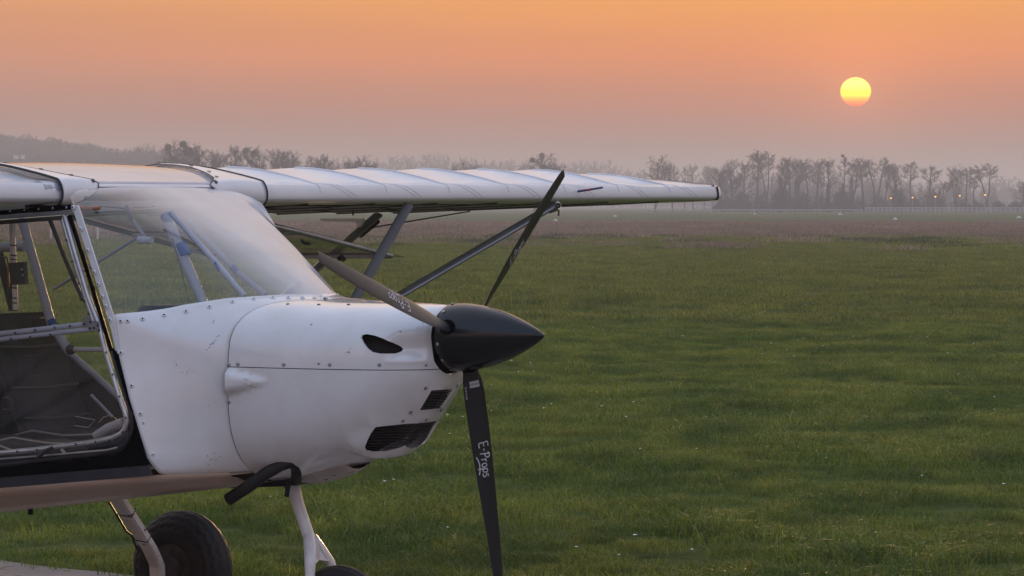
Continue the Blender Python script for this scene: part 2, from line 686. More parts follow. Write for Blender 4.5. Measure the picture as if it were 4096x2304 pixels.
COWL = [  # x, half width, top, bottom, height of greatest width, upper squareness, lower squareness
    (-.700, .382, 1.312, .684, 1.02, 3.6, 2.7), (-.62, .370, 1.310, .696, 1.02, 3.5, 2.7), (-.52, .352, 1.307, .724, 1.03, 3.3, 2.6),
    (-.42, .330, 1.305, .756, 1.04, 3.1, 2.5), (-.32, .302, 1.303, .796, 1.06, 2.9, 2.4), (-.24, .270, 1.302, .846, 1.08, 2.7, 2.3),
    (-.18, .240, 1.301, .900, 1.11, 2.5, 2.2), (-.13, .205, 1.300, .952, 1.13, 2.35, 2.15), (-.09, .170, 1.298, 1.000, 1.15, 2.25, 2.1),
    (-.068, .143, 1.296, 1.036, 1.165, 2.15, 2.05), (-.058, .120, 1.293, 1.066, 1.18, 2.1, 2.0)]


def ring_pt(row, a):
    x, hw, zt, zb, zc, nu, nl = row
    s, c = math.sin(a), math.cos(a)
    n = nu if c >= 0 else nl
    hh = (zt - zc) if c >= 0 else (zc - zb)
    r = ((abs(s) / hw) ** n + (abs(c) / hh) ** n) ** (-1 / n)
    return r * abs(s), zc + r * c


def cowl_hw(x, z):
    hw, zt, zb, zc, nu, nl = interp(x, COWL)
    if z >= zc:
        q, n = (z - zc) / (zt - zc), nu
    else:
        q, n = (zc - z) / (zc - zb), nl
    q = min(1, max(0, q))
    return hw * (1 - q ** n) ** (1 / n)


COWL_SORT = sorted(COWL)
COWL = COWL_SORT


def surf(u, v, l=-.25):
    """where the sight line through pixel u, v meets the starboard side of the cowling"""
    for _ in range(40):
        p = pt(u, v, l)
        nl = -cowl_hw(min(-.058, max(-.7, p.x)), p.z)
        l = l * .6 + nl * .4
    return pt(u, v, l)


def crop4(a, b):
    return 1350 + a * .4484, 1250 + b * .4484


EYE_POLY = [surf(*crop4(a, b)) for a, b in ((208, 225), (222, 200), (262, 193), (330, 205), (410, 233), (480, 270), (530, 308), (545, 330), (532, 350), (490, 368), (380, 367), (310, 354), (265, 322), (228, 270))]
MOUTH_POLY = [surf(*crop4(a, b)) for a, b in ((340, 1022), (450, 1008), (600, 992), (720, 986), (828, 990), (790, 1045), (720, 1115), (650, 1165), (560, 1202), (430, 1228), (320, 1228), (262, 1215), (250, 1195), (268, 1140), (300, 1075))]
GRILL_POLY = [surf(*crop4(a, b)) for a, b in ((840, 695), (1015, 690), (905, 862), (735, 872))]
EYE_C = sum((Vector(p) for p in EYE_POLY), Vector()) / len(EYE_POLY)
MOUTH_C = sum((Vector(p) for p in MOUTH_POLY), Vector()) / len(MOUTH_POLY)
GRILL_C = sum((Vector(p) for p in GRILL_POLY), Vector()) / len(GRILL_POLY)
DIAG = Vector((-.55, .835, 0)).normalized()
BUMP_C = surf(905, 1522, -.38)


def seg_dist(px, pz, poly):
    best = 9
    n = len(poly)
    for i in range(n):
        ax, az, bx, bz = poly[i].x, poly[i].z, poly[(i + 1) % n].x, poly[(i + 1) % n].z
        dx, dz = bx - ax, bz - az
        t = max(0, min(1, ((px - ax) * dx + (pz - az) * dz) / (dx * dx + dz * dz + 1e-12)))
        best = min(best, math.hypot(px - ax - t * dx, pz - az - t * dz))
    return best


def rear_x(a):
    """rear edge of the cowling: upright on the sides, drawn forward round the windshield foot on top"""
    return float(np.interp(math.degrees(a), [0, 14, 28, 40, 48, 54, 60, 66], [.14, .130, .100, .066, .038, .020, .006, 0]))


def cowl_point(x0, a, side):
    row = (x0, *interp(x0, COWL))
    y, z = ring_pt(row, a)
    k = sstep(-.40, -.70, x0)
    x = x0 + rear_x(a) * k
    # moulded shapes: hollow running into the oval inlet, lip round the chin inlet, blister at the seam
    d = 0
    cx, cz = x - EYE_C.x, z - (EYE_C.z - .012)
    if .02 < cx < .26:
        w = .040 - .05 * max(0, cx - .06)
        d -= .020 * math.exp(-(cz / max(.012, w)) ** 2) * sstep(.02, .06, cx) * (1 - sstep(.10, .185, cx))
        d += .006 * math.exp(-((cz + .043) / .010) ** 2) * sstep(.0, .05, cx) * (1 - sstep(.11, .19, cx))
    if x < -.12 and .74 < z < .99:
        md = seg_dist(x, z, MOUTH_POLY)
        below = sstep(MOUTH_C.z + .045, MOUTH_C.z - .02, z)
        d += (.006 + .020 * below) * math.exp(-(md / .028) ** 2)
    bz = z - BUMP_C.z
    bx = x - (-.700)
    if -.01 < bx < .2:
        w = .038 * max(.12, 1 - bx / .16)
        bz = bz + .004 - .02 * bx
        d += .036 * math.exp(-(bz / w) ** 6) * max(0, 1 - bx / .165) ** 1.2
    nrm = Vector((0, y / max(row[1], .05), (z - row[4]) / max(.05, (row[2] - row[4]) if z > row[4] else (row[4] - row[3])))).normalized()
    fwd = .35
    return (x + d * fwd, side * (y + d * nrm.y), z + d * nrm.z)


NX, NA = 90, 110
xs = [-.700 + (.642) * (i / (NX - 1)) for i in range(NX)]
xs = [-.700 + .642 * (1 - (1 - i / (NX - 1)) ** 1.35) for i in range(NX)]
ang = [math.pi * j / NA for j in range(NA + 1)]
CV = []
for x0 in xs:
    for a in ang:
        CV.append(cowl_point(x0, a, -1))
    for a in ang[-2:0:-1]:
        CV.append(cowl_point(x0, a, 1))
ncol = 2 * NA
cowl = mesh('cowling_shell', CV, grid_faces(NX, ncol, cv=True), M_white, None)
fix_normals(cowl)
sol = cowl.modifiers.new('s', 'SOLIDIFY')
sol.thickness = .006
sol.offset = -1
cutters = []


def cutter(poly, centre, d_out, d_in, direction):
    n = len(poly)
    V = [p - direction * d_out for p in poly] + [p + direction * d_in for p in poly]
    F = [tuple(range(n)), tuple(range(n, 2 * n))[::-1]] + [(i, i + n, (i + 1) % n + n, (i + 1) % n) for i in range(n)]
    for sgn in (1, -1):
        vv = [(p.x, p.y * sgn, p.z) for p in V]
        o = fix_normals(mesh('cutter', vv, F, M_dark))
        cutters.append(o)
        b = cowl.modifiers.new('b', 'BOOLEAN')
        b.operation = 'DIFFERENCE'
        b.solver = 'EXACT'
        b.object = o


cutter(EYE_POLY, EYE_C, .15, .10, Vector((0, 1, 0)))
cutter(MOUTH_POLY, MOUTH_C, .20, .10, DIAG)
cutter(GRILL_POLY, GRILL_C, .15, .06, DIAG)
apply_mods(cowl)
for o in cutters:
    bpy.data.objects.remove(o)

Z_SEAM0, Z_SEAM1 = surf(905, 1467, -.38), surf(1730, 1478, -.12)


def half_cowl(name, keep_up):
    bm = bmesh.new()
    bm.from_mesh(cowl.data)
    d = (Z_SEAM1 - Z_SEAM0)
    nrm = Vector((-d.z, 0, d.x)).normalized()
    if nrm.z < 0:
        nrm = -nrm
    off = .0014 if keep_up else -.0014
    bmesh.ops.bisect_plane(bm, geom=bm.verts[:] + bm.edges[:] + bm.faces[:], plane_co=Z_SEAM0 + Vector((0, 0, off)), plane_no=nrm,
                           clear_inner=keep_up, clear_outer=not keep_up, dist=1e-6)
    me = bpy.data.meshes.new(name)
    bm.to_mesh(me)
    bm.free()
    me.materials.clear()
    me.materials.append(M_white)
    me.polygons.foreach_set('use_smooth', [True] * len(me.polygons))
    me.set_sharp_from_angle(angle=R(45))
    return link(bpy.data.objects.new(name, me), PLANE)


UP = half_cowl('upper_cowling', True)
LOW = half_cowl('lower_cowling', False)
bpy.data.objects.remove(cowl)

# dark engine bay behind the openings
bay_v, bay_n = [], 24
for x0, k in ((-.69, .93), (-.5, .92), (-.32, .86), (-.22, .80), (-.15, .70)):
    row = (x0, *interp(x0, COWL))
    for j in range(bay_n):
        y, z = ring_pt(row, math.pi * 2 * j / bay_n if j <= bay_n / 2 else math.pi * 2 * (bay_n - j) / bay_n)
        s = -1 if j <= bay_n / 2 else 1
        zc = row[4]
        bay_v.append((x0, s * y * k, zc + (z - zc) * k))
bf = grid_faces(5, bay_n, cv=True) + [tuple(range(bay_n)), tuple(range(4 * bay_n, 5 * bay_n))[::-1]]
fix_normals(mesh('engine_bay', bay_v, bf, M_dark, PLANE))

# radiator fins in the chin inlet, slats in the small grille
M_fin = mat('radiator_fin', (.035, .035, .036), .45, metal=.5)


def fins(name, poly, count, depth, parent, thick):
    zs = [p.z for p in poly]
    lo, hi = min(zs), max(zs)
    for k in range(count):
        z = lo + (hi - lo) * (k + .7) / (count + .4)
        hits = []
        n = len(poly)
        for i in range(n):
            a, b = poly[i], poly[(i + 1) % n]
            if (a.z - z) * (b.z - z) < 0:
                t = (z - a.z) / (b.z - a.z)
                hits.append(a.lerp(b, t))
        if len(hits) < 2:
            continue
        hits.sort(key=lambda p: p.x)
        a, b = hits[0] + DIAG * depth, hits[-1] + DIAG * depth
        bar(name, a, b, thick, .014, (0, 0, 1), M_fin, parent)


fins('radiator_fin', MOUTH_POLY, 9, .022, LOW, .0022)
fins('grille_slat', GRILL_POLY, 7, .016, LOW, .0035)

# ---- spinner
SP = empty('spinner_frame', (0, 0, HUBZ), 0, PLANE)
bpy.data.objects.remove(SP)
TILT = Matrix.Rotation(R(-2.0), 4, 'Y')
HUB = Vector((0, 0, HUBZ))


def hubp(p):
    return HUB + (TILT @ Vector(p))


prof = [(-.055, .098), (-.052, .110), (-.045, .1125), (-.02, .1128), (.02, .1115), (.07, .104), (.12, .092), (.17, .0765), (.215, .058), (.25, .0415), (.28, .0255), (.30, .0125), (.309, .005), (.312, .0)]
NS = 64
SV = []
for x, r in prof:
    for k in range(NS):
        t = 2 * math.pi * k / NS
        SV.append(hubp((x, r * math.sin(t), r * math.cos(t))))
SF = grid_faces(len(prof), NS, cv=True) + [tuple(range(NS))]
spin = fix_normals(mesh('spinner', SV, SF, M_carbon, PLANE, smooth=True, auto=40))
# back plate between spinner and cowling
bv, bfc = tube_geo([hubp((-.062, 0, 0)), hubp((-.0555, 0, 0))], .104, 48)
mesh('spinner_backplate', bv, bfc, M_black, PLANE)

SCREW = {}


def screw_mesh(r, kind):
    key = (round(r, 4), kind)
    if key in SCREW:
        return SCREW[key]
    seg = 12
    rings = [(1.0, 0.0), (.88, .34), (.62, .46), (.40, .48), (.34, .36)] if kind != 'flat' else [(1, 0), (.9, .2), (.6, .25), (.3, .25), (.2, .2)]
    V, F = [], []
    for k, h in rings:
        for j in range(seg):
            t = 2 * math.pi * j / seg
            V.append((r * k * math.cos(t), r * k * math.sin(t), r * h))
    F = grid_faces(len(rings), seg, cv=True)
    fm = [0] * len(F)
    F.append(tuple(range((len(rings) - 1) * seg, len(rings) * seg)))
    fm.append(1)
    for i in range(len(F) - 1 - seg, len(F) - 1):
        fm[i] = 1
    if kind == 'screw':
        fm = [1] * seg + [0] * (len(F) - 1 - seg) + [1]
    me = bpy.data.meshes.new('screw')
    me.from_pydata(V, [], F)
    a, b = {'rivet': (M_rivet, M_hole), 'screw': (M_screw, M_hole), 'black': (M_hole, M_hole), 'flat': (M_hole, M_screw)}[kind]
    me.materials.append(a)
    me.materials.append(b)
    me.polygons.foreach_set('material_index', fm)
    me.polygons.foreach_set('use_smooth', [True] * len(F))
    SCREW[key] = me
    return me


def screw(name, p, n, parent, r=.008, kind='rivet'):
    o = bpy.data.objects.new(name, screw_mesh(r, kind))
    n = Vector(n).normalized()
    o.location = Vector(p) + n * .0005
    o.rotation_euler = n.to_track_quat('Z', 'X').to_euler()
    return link(o, parent)


# spinner screws round the base
for k in range(12):
    t = R(-100 + 30 * k)
    n = Vector((0, math.sin(t), math.cos(t)))
    screw('spinner_screw', hubp((-.036, .1125 * n.y, .1125 * n.z)), TILT @ n, spin, .0062, 'screw')

# ---- propeller blades
PHI1 = 48.7
BL = [  # radius, chord, pitch deg, sweep of the mid line, thickness ratio
    (.060, .040, 62, 0, .95), (.090, .042, 58, 0, .80), (.115, .050, 50, .000, .50), (.150, .066, 42, .002, .28), (.20, .074, 37, .002, .19),
    (.30, .076, 31, .002, .145), (.42, .073, 26, .001, .12), (.55, .066, 21, 0, .11), (.68, .056, 17.5, -.002, .10), (.78, .047, 15.5, -.005, .10),
    (.825, .041, 15, -.007, .10), (.845, .034, 15, -.010, .10)]
AF = [(-.5, 0), (-.42, .22), (-.25, .42), (-.05, .5), (.15, .46), (.32, .33), (.44, .16), (.5, 0), (.44, -.08), (.32, -.13), (.1, -.15), (-.2, -.14), (-.42, -.08)]


def blade_axes(phi):
    U, Lv, Fv = Vector((0, 0, 1)), Vector((0, 1, 0)), Vector((1, 0, 0))
    rad = Lv * math.sin(phi) + U * math.cos(phi)
    tan = -(Lv * math.cos(phi) - U * math.sin(phi))       # turning clockwise seen from the cockpit
    return rad, tan, Fv


def make_blade(phi):
    rad, tan, Fv = blade_axes(phi)
    V = []
    rr = np.linspace(.06, .845, 46)
    for r in rr:
        c, pch, sw, th = interp(r, BL)
        b = R(pch)
        cd = tan * math.cos(b) + Fv * math.sin(b)          # trailing to leading edge
        nd = Fv * math.cos(b) - tan * math.sin(b)          # forward face (suction side)
        for (a, h) in AF:
            V.append(hubp(rad * r + cd * (a * c + sw) + nd * (h * c * th * (1.0))))
    n = len(AF)
    F = grid_faces(len(rr), n, cv=True) + [tuple(range(n))[::-1], tuple(range((len(rr) - 1) * n, len(rr) * n))]
    o = fix_normals(mesh('propeller_blade', V, F, M_blade, PLANE, smooth=True, auto=40))
    # collar where the root leaves the spinner
    return o


def text_mesh(body, size, shear=0.0, bold=0.0):
    cu = bpy.data.curves.new('text', 'FONT')
    cu.body = body
    cu.size = size
    cu.shear = shear
    cu.offset = bold
    cu.resolution_u = 3
    o = bpy.data.objects.new('text', cu)
    COL.objects.link(o)
    dg = bpy.context.evaluated_depsgraph_get()
    me = bpy.data.meshes.new_from_object(o.evaluated_get(dg))
    bpy.data.objects.remove(o)
    return [Vector(v.co) for v in me.vertices], [tuple(p.vertices) for p in me.polygons]


# hand-drawn brush letters of the maker's name, in units of the letter height (x along the blade, y towards the leading edge)
STROKES = [
    [(.45, .98), (.02, .95), (.04, .5), (.06, .04), (.50, .02)], [(.04, .50), (.40, .52)],          # E
    [(.62, .48), (.84, .50)],                                                                        # -
    [(1.18, 1.02), (1.10, .5), (1.04, .0)], [(1.00, .86), (1.25, 1.03), (1.50, .88), (1.42, .60), (1.12, .48)],   # P
    [(1.62, .60), (1.64, .3), (1.60, .05)], [(1.63, .38), (1.74, .56), (1.90, .58)],                 # r
    [(2.16, .58), (2.02, .42), (2.02, .18), (2.16, .06), (2.34, .16), (2.36, .42), (2.22, .58), (2.10, .55)],     # o
    [(2.56, .60), (2.52, .2), (2.44, -.42)], [(2.52, .42), (2.70, .60), (2.88, .46), (2.82, .18), (2.66, .06), (2.52, .16)],   # p
    [(3.32, .56), (3.14, .60), (3.04, .46), (3.22, .32), (3.28, .14), (3.10, .02), (2.94, .08)],     # s
    [(1.25, -.42), (1.9, -.20), (2.6, -.24), (3.0, -.36)],                                           # swash under the word
]


def stroke_geo(pts, w):
    P = []
    for i in range(len(pts) - 1):
        a, b = Vector((*pts[i], 0)), Vector((*pts[i + 1], 0))
        pa = Vector((*pts[max(0, i - 1)], 0))
        pb = Vector((*pts[min(len(pts) - 1, i + 2)], 0))
        for k in range(4):
            t = k / 4
            P.append(.5 * ((2 * a) + (b - pa) * t + (2 * pa - 5 * a + 4 * b - pb) * t * t + (3 * a - pa - 3 * b + pb) * t ** 3))
    P.append(Vector((*pts[-1], 0)))
    V, F = [], []
    for i, p in enumerate(P):
        d = (P[min(i + 1, len(P) - 1)] - P[max(0, i - 1)]).normalized()
        nn = Vector((-d.y, d.x, 0)) * w
        V += [p + nn, p - nn]
    F = [(2 * i, 2 * i + 1, 2 * i + 3, 2 * i + 2) for i in range(len(P) - 1)]
    return V, F


def blade_lettering(phi, parent, r0, size, front=True):
    rad, tan, Fv = blade_axes(phi)
    for si, st in enumerate(STROKES):
        V, F = stroke_geo(st, .052)
        W = []
        for v in V:
            r = r0 + v.x * size
            c, pch, sw, th = interp(r, BL)
            b = R(pch)
            cd = tan * math.cos(b) + Fv * math.sin(b)
            nd = Fv * math.cos(b) - tan * math.sin(b)
            a = (v.y - .35) * size
            # height of the curved forward face at this chord position
            h = float(np.interp(a / c, [q[0] for q in AF[:8]], [q[1] for q in AF[:8]])) * c * th
            W.append(hubp(rad * r + cd * (a + sw) + nd * (h + .0012)))
        mesh('letter', W, F, M_letter, parent)


BLADES = []
for k in range(3):
    phi = R(PHI1 - 120 * k)
    b = make_blade(phi)
    BLADES.append(b)
    blade_lettering(phi, b, .362 if k != 1 else .345, .0355)
    # sleeve at the spinner
    rad, tan, Fv = blade_axes(phi)
    V, F = tube_geo([hubp(rad * .096 + Fv * -.0), hubp(rad * .116)], [.027, .0255], 24, flat=1.15)
    mesh('blade_collar', V, F, M_black, PLANE, smooth=True, auto=40)


# maker's plate and serial number on the lower blade
def blade_patch(phi, r0, r1, a0, a1, mat_, parent, name, lift=.0012):
    rad, tan, Fv = blade_axes(phi)
    V, F = [], []
    for r in (r0, r1):
        c, pch, sw, th = interp(r, BL)
        b = R(pch)
        cd = tan * math.cos(b) + Fv * math.sin(b)
        nd = Fv * math.cos(b) - tan * math.sin(b)
        for a in np.linspace(a0, a1, 7):
            h = float(np.interp(a, [q[0] for q in AF[:8]], [q[1] for q in AF[:8]])) * c * th
            V.append(hubp(rad * r + cd * (a * c + sw) + nd * (h + lift)))
    return mesh(name, V, grid_faces(2, 7), mat_, parent)


M_plate = mat('grey_sticker', (.42, .43, .44), .5)
blade_patch(R(PHI1 - 240), .150, .172, -.20, .30, M_plate, BLADES[2], 'sticker')


def blade_text(body, phi, r0, a_mid, size, flip, mat_, parent, lift=.0022):
    V, F = text_mesh(body, size)
    rad, tan, Fv = blade_axes(phi)
    wmax = max(v.x for v in V)
    W = []
    for v in V:
        if flip == 'across':       # reads across the blade, upside down
            r = r0 - v.y
            a_abs = -(v.x - wmax / 2)
            a_abs = (wmax / 2 - v.x)
            r = r0 + v.y
        else:                      # reads along the blade
            r = r0 + v.x
            a_abs = v.y
        c, pch, sw, th = interp(r, BL)
        b = R(pch)
        cd = tan * math.cos(b) + Fv * math.sin(b)
        nd = Fv * math.cos(b) - tan * math.sin(b)
        a = a_abs + a_mid * c
        h = float(np.interp(a / c, [q[0] for q in AF[:8]], [q[1] for q in AF[:8]])) * c * th
        W.append(hubp(rad * r + cd * (a + sw) + nd * (h + lift)))
    mesh('lettering', W, F, mat_, parent)


blade_text('DURANDAL', R(PHI1 - 240), .158, .05, .0085, 'across', M_hole, BLADES[2])
blade_text('SN EP-214409', R(PHI1 - 240), .165, -.44, .0075, 'along', M_letter, BLADES[2])

# ---- nose section between cowling and windshield / door
AFT = [  # aft edge on the starboard side from the top centreline down: y, x, z
    (0, -.610, 1.320), (.08, -.622, 1.322), (.15, -.650, 1.323), (.22, -.695, 1.319), (.30, -.765, 1.313), (.37, -.83, 1.299), (.43, -.90, 1.285), (.49, -.97, 1.273), (.535, -1.035, 1.266), (.553, -1.064, 1.262),
    (.556, -1.060, 1.20), (.556, -1.044, 1.135), (.556, -.99, .98), (.553, -.945, .86), (.545, -.915, .78), (.515, -.895, .735), (.47, -.885, .715)]
_d = [0]
for i in range(1, len(AFT)):
    _d.append(_d[-1] + math.dist(AFT[i], AFT[i - 1]))
_d = [q / _d[-1] for q in _d]
A_END = R(137)


def aft_pt(t):
    return [float(np.interp(t, _d, [a[i] for a in AFT])) for i in range(3)]


def nose_panel(side):
    V = []
    nt_, ns_ = 60, 16
    # match top part of aft edge (windshield foot) with the top of the cowling ring, sides with sides
    tmap = [(0, 0), (.10, R(24)), (.19, R(40)), (.30, R(54)), (.36, R(62)), (.45, R(70)), (.56, R(79)), (.75, R(100)), (.9, R(122)), (1, R(140))]
    for i in range(nt_ + 1):
        t = i / nt_
        a = float(np.interp(t, [q[0] for q in tmap], [q[1] for q in tmap]))
        row = (-.700, *interp(-.700, COWL))
        y0, z0 = ring_pt(row, a)
        x0 = -.700 + rear_x(a) - .0025
        ya, xa, za = aft_pt(t)
        for j in range(ns_ + 1):
            s = j / ns_
            y = y0 + (ya - y0) * s
            x = x0 + (xa - x0) * s
            z = z0 + (za - z0) * s
            bul = math.sin(math.pi * s) * .012 * sstep(.3, .55, t)
            # the windshield foot: a raised flange along the top edge
            fl = .004 * sstep(.80, .86, s) * (1 - sstep(.36, .42, t))
            V.append((x, side * (y + bul), z + fl))
    o = mesh('nose_panel', V, grid_faces(nt_ + 1, ns_ + 1), M_white, PLANE, smooth=True, auto=50)
    fix_normals(o)
    bm = bmesh.new()
    bm.from_mesh(o.data)
    c = Vector((-.85, 0, 1.05))
    if sum((f.calc_center_median() - c).dot(f.normal) * f.calc_area() for f in bm.faces) < 0:
        bmesh.ops.reverse_faces(bm, faces=bm.faces)
    bm.to_mesh(o.data)
    bm.free()
    so = o.modifiers.new('s', 'SOLIDIFY')
    so.thickness = .003
    so.offset = -1
    return o


NP = nose_panel(-1)
NPP = nose_panel(1)

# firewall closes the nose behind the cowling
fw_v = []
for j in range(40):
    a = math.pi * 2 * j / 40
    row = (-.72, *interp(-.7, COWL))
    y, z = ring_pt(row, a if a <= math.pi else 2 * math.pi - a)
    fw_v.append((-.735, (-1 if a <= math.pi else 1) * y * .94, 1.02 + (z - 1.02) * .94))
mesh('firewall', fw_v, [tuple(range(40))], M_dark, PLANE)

from mathutils.bvhtree import BVHTree
_BVH = {}


def hit(o, u, v):
    """point and outward normal where the sight line through photo pixel u, v first meets part o (aircraft frame)"""
    if o.name not in _BVH:
        _BVH[o.name] = BVHTree.FromPolygons([p.co[:] for p in o.data.vertices], [tuple(p.vertices) for p in o.data.polygons])
    c = _C - ORG
    r = ray(u, v)
    org = Vector((float(c @ FX), float(c @ LX), float(c[2])))
    d = Vector((float(r @ FX), float(r @ LX), float(r[2]))).normalized()
    p, n, i, dist = _BVH[o.name].ray_cast(org, d)
    if p is None:
        return None, None
    return p, (n if n.dot(d) < 0 else -n)


def chips(o, cu, cv, spread, n, size, seed, along=None):
    """little dark chips in the paint round photo point cu, cv"""
    rnd = random.Random(seed)
    for k in range(n):
        if along:
            t = k / max(1, n - 1)
            u, v = cu + along[0] * t + rnd.gauss(0, 3), cv + along[1] * t + rnd.gauss(0, 3)
        else:
            u, v = cu + rnd.gauss(0, spread), cv + rnd.gauss(0, spread)
        p, q = hit(o, u, v)
        if p is None:
            continue
        a = q.orthogonal().normalized()
        b = q.cross(a)
        rot = rnd.random() * 6.28
        V = []
        for j in range(5):
            t = rot + j * 6.28 / 5
            rr = size * .66 * rnd.uniform(.4, 1.2)
            st = 1.6 if along else 1.0
            V.append(p + q * .0008 + a * (rr * math.cos(t)) + b * (rr * st * math.sin(t)))
        mesh('paint_chip', V, [(0, 1, 2, 3, 4)], M_chip, o)


M_chip = mat('chipped_paint', (.06, .055, .05), .8)
chips(NP, 873, 1339, 4, 9, .0032, 1, along=(-43, 58))
chips(NP, 758, 1492, 8, 7, .0028, 2)
chips(NP, 706, 1455, 5, 4, .0024, 3)
chips(NP, 852, 1290, 4, 4, .0030, 4)
chips(NP, 848, 1842, 16, 12, .0034, 5)
chips(UP, 1400, 1400, 4, 6, .0026, 6, along=(-12, 14))
chips(LOW, 1735, 1530, 26, 9, .0024, 7)
chips(LOW, 1560, 1590, 60, 7, .0022, 8)
chips(LOW, 1200, 1700, 160, 9, .0020, 9)
chips(UP, 1250, 1340, 150, 8, .0018, 10)
chips(LOW, 1330, 1905, 30, 9, .0040, 11)
# rivets along the windshield foot (photo positions, set on the flange)
for u, v in ((440, 1280), (483, 1284), (511, 1284), (571, 1276), (657, 1261), (744, 1246), (838, 1228), (930, 1209), (1015, 1197), (1091, 1191), (1153, 1192), (1210, 1192), (1259, 1193), (1302, 1195),
             (484, 1410), (527, 1543), (562, 1655), (574, 1691), (612, 1818)):
    p, n_ = hit(NP, u, v)
    if p is None:
        p, n_ = hit(NPP, u, v)
    if p is None:
        p, n_ = pt(u, v, -.558), Vector((.15, -1, 0))
    screw('rivet', p, n_, NP, .0084 if v < 1680 else .006)
for o_, lst in ((UP, ((916, 1458, .0060), (951, 1457, .0066), (1134, 1458, .0066), (1318, 1458, .0066), (1517, 1459, .0066), (1704, 1462, .0048), (973, 1262, .0066), (1151, 1216, .006), (1275, 1218, .006), (1394, 1218, .006))),
                (LOW, ((915, 1608, .0066), (910, 1752, .0066), (1703, 1553, .0068), (1829, 1543, .0058), (1643, 1650, .0068), (1765, 1640, .0068), (1612, 1684, .0058), (1705, 1679, .0058)))):
    for u, v, r in lst:
        p, n_ = hit(o_, u, v)
        if p is not None:
            screw('screw', p, n_, o_, r, 'screw')

# ---- belly, black side skin, grey stripe
BELLY_X = [-.86, -.95, -1.05, -1.2, -1.4, -1.6, -1.8, -2.0, -2.3, -2.6]


def zs_stripe(x):      # lower edge of the grey stripe
    return .728 + (x + .882) * .108


def zs_black(x):
    return zs_stripe(x) + .036


def belly_bottom(x):
    return .659 + (x + .883) * .134


BV = []
prof_n = 13
bxs = list(np.linspace(-.70, -2.6, 30))
for x in bxs:
    hw = float(np.interp(x, [-2.6, -1.6, -1.1, -.92, -.8, -.7], [.52, .56, .556, .535, .46, .38]))
    zt = zs_stripe(x) if x < -.9 else float(np.interp(x, [-.9, -.7], [zs_stripe(-.9), .735]))
    zb = belly_bottom(x) if x < -.80 else float(np.interp(x, [-.80, -.70], [belly_bottom(-.8), .690]))
    half = []
    for j in range(prof_n):
        a = math.pi / 2 * j / (prof_n - 1)
        y = hw * (math.cos(a) ** .55)
        z = zt - (zt - zb) * (math.sin(a) ** 1.15)
        z += .006 * math.exp(-((j - 5) / 1.2) ** 2)      # crease along the belly
        half.append((x, -y, z))
    BV += half + [(x, -p[1], p[2]) for p in half[-2::-1]]
belly = fix_normals(mesh('belly', BV, grid_faces(len(bxs), 2 * prof_n - 1), M_belly, PLANE, smooth=True, auto=60))


def side_skin(side):
    s = side
    y = .556
    # black lower side with the rounded cut-out for the door
    cut = [pt(0, 1872, -.556), pt(250, 1852, -.556), pt(400, 1834, -.556), pt(455, 1824, -.556), pt(492, 1800, -.556), pt(518, 1760, -.556), pt(536, 1712, -.556), pt(530, 1660, -.556), pt(497, 1560, -.556), pt(455, 1420, -.556), pt(448, 1392, -.556)]
    top = [(p.x, p.z) for p in cut]
    x_rear = -2.6
    poly = [(x_rear, .725 + (x_rear + 1.569) * .12)] + top + [(-1.036, 1.137), (-.985, .98), (-.94, .86), (-.902, zs_black(-.902))] + [(x_rear, zs_black(x_rear))]
    o = prism('side_skin', poly, .004, M_black, PLANE, at=s * y - (.004 if s > 0 else 0))
    x2 = -.884
    poly = [(x_rear, zs_black(x_rear)), (-.902, zs_black(-.902)), (x2, zs_stripe(x2)), (x_rear, zs_stripe(x_rear))]
    o2 = prism('grey_stripe', poly, .004, M_stripe, PLANE, at=s * (y + .001) - (.004 if s > 0 else 0))
    return o


side_skin(-1)

# port side: lower wall whose top edge slopes down to the front below the open doorway
pw = [pt(300, 1425, .53), pt(483, 1598, .53)]
poly = [(-2.6, pw[0].z + .02), (pw[0].x, pw[0].z), (pw[1].x, pw[1].z), (-.95, .86), (-.90, .74), (-2.6, .60)]
prism('side_skin', poly, .006, M_brown, PLANE, at=.53)
prism('cabin_floor', [(-1.0, .715), (-2.6, .56), (-2.6, .58), (-1.0, .735)], .90, M_brown, PLANE, at=-.45)
# low bulkhead behind the seats
prism('rear_bulkhead', [(-2.45, .56), (-2.48, .56), (-2.56, 1.10), (-2.53, 1.10)], 1.04, M_brown, PLANE, at=-.52)

# ---- windshield
TOPE = [(0, -1.327, 1.694), (.2, -1.326, 1.693), (.35, -1.322, 1.688), (.45, -1.306, 1.678), (.52, -1.272, 1.658), (.550, -1.237, 1.637)]
BASE = [a for a in AFT[:10]]
_tb = [0]
for i in range(1, len(BASE)):
    _tb.append(_tb[-1] + math.dist(BASE[i], BASE[i - 1]))
_tb = [q / _tb[-1] for q in _tb]
_tt = [0]
for i in range(1, len(TOPE)):
    _tt.append(_tt[-1] + math.dist(TOPE[i], TOPE[i - 1]))
_tt = [q / _tt[-1] for q in _tt]


def ws_pt(t, s, port=False):
    """t: 0 centreline .. 1 pillar; s: 0 foot .. 1 top"""
    b = [float(np.interp(t, _tb, [q[i] for q in BASE])) for i in range(3)]
    lt = float(np.interp(t, [0, .30, .55, 1], [0, .43, .48, .55] if port else [0, .36, .46, .55]))
    tp = [lt] + [float(np.interp(lt, [q[0] for q in TOPE], [q[i] for q in TOPE])) for i in (1, 2)]
    y, x, z = [b[i] + (tp[i] - b[i]) * s for i in range(3)]
    bul = math.sin(math.pi * s) * (.014 * (1 - t) + .008)
    return x + bul * .8 * (1 - .7 * t), y + bul * .5 * t * (1 - t) * 2, z + bul * .55 * (1 - t)


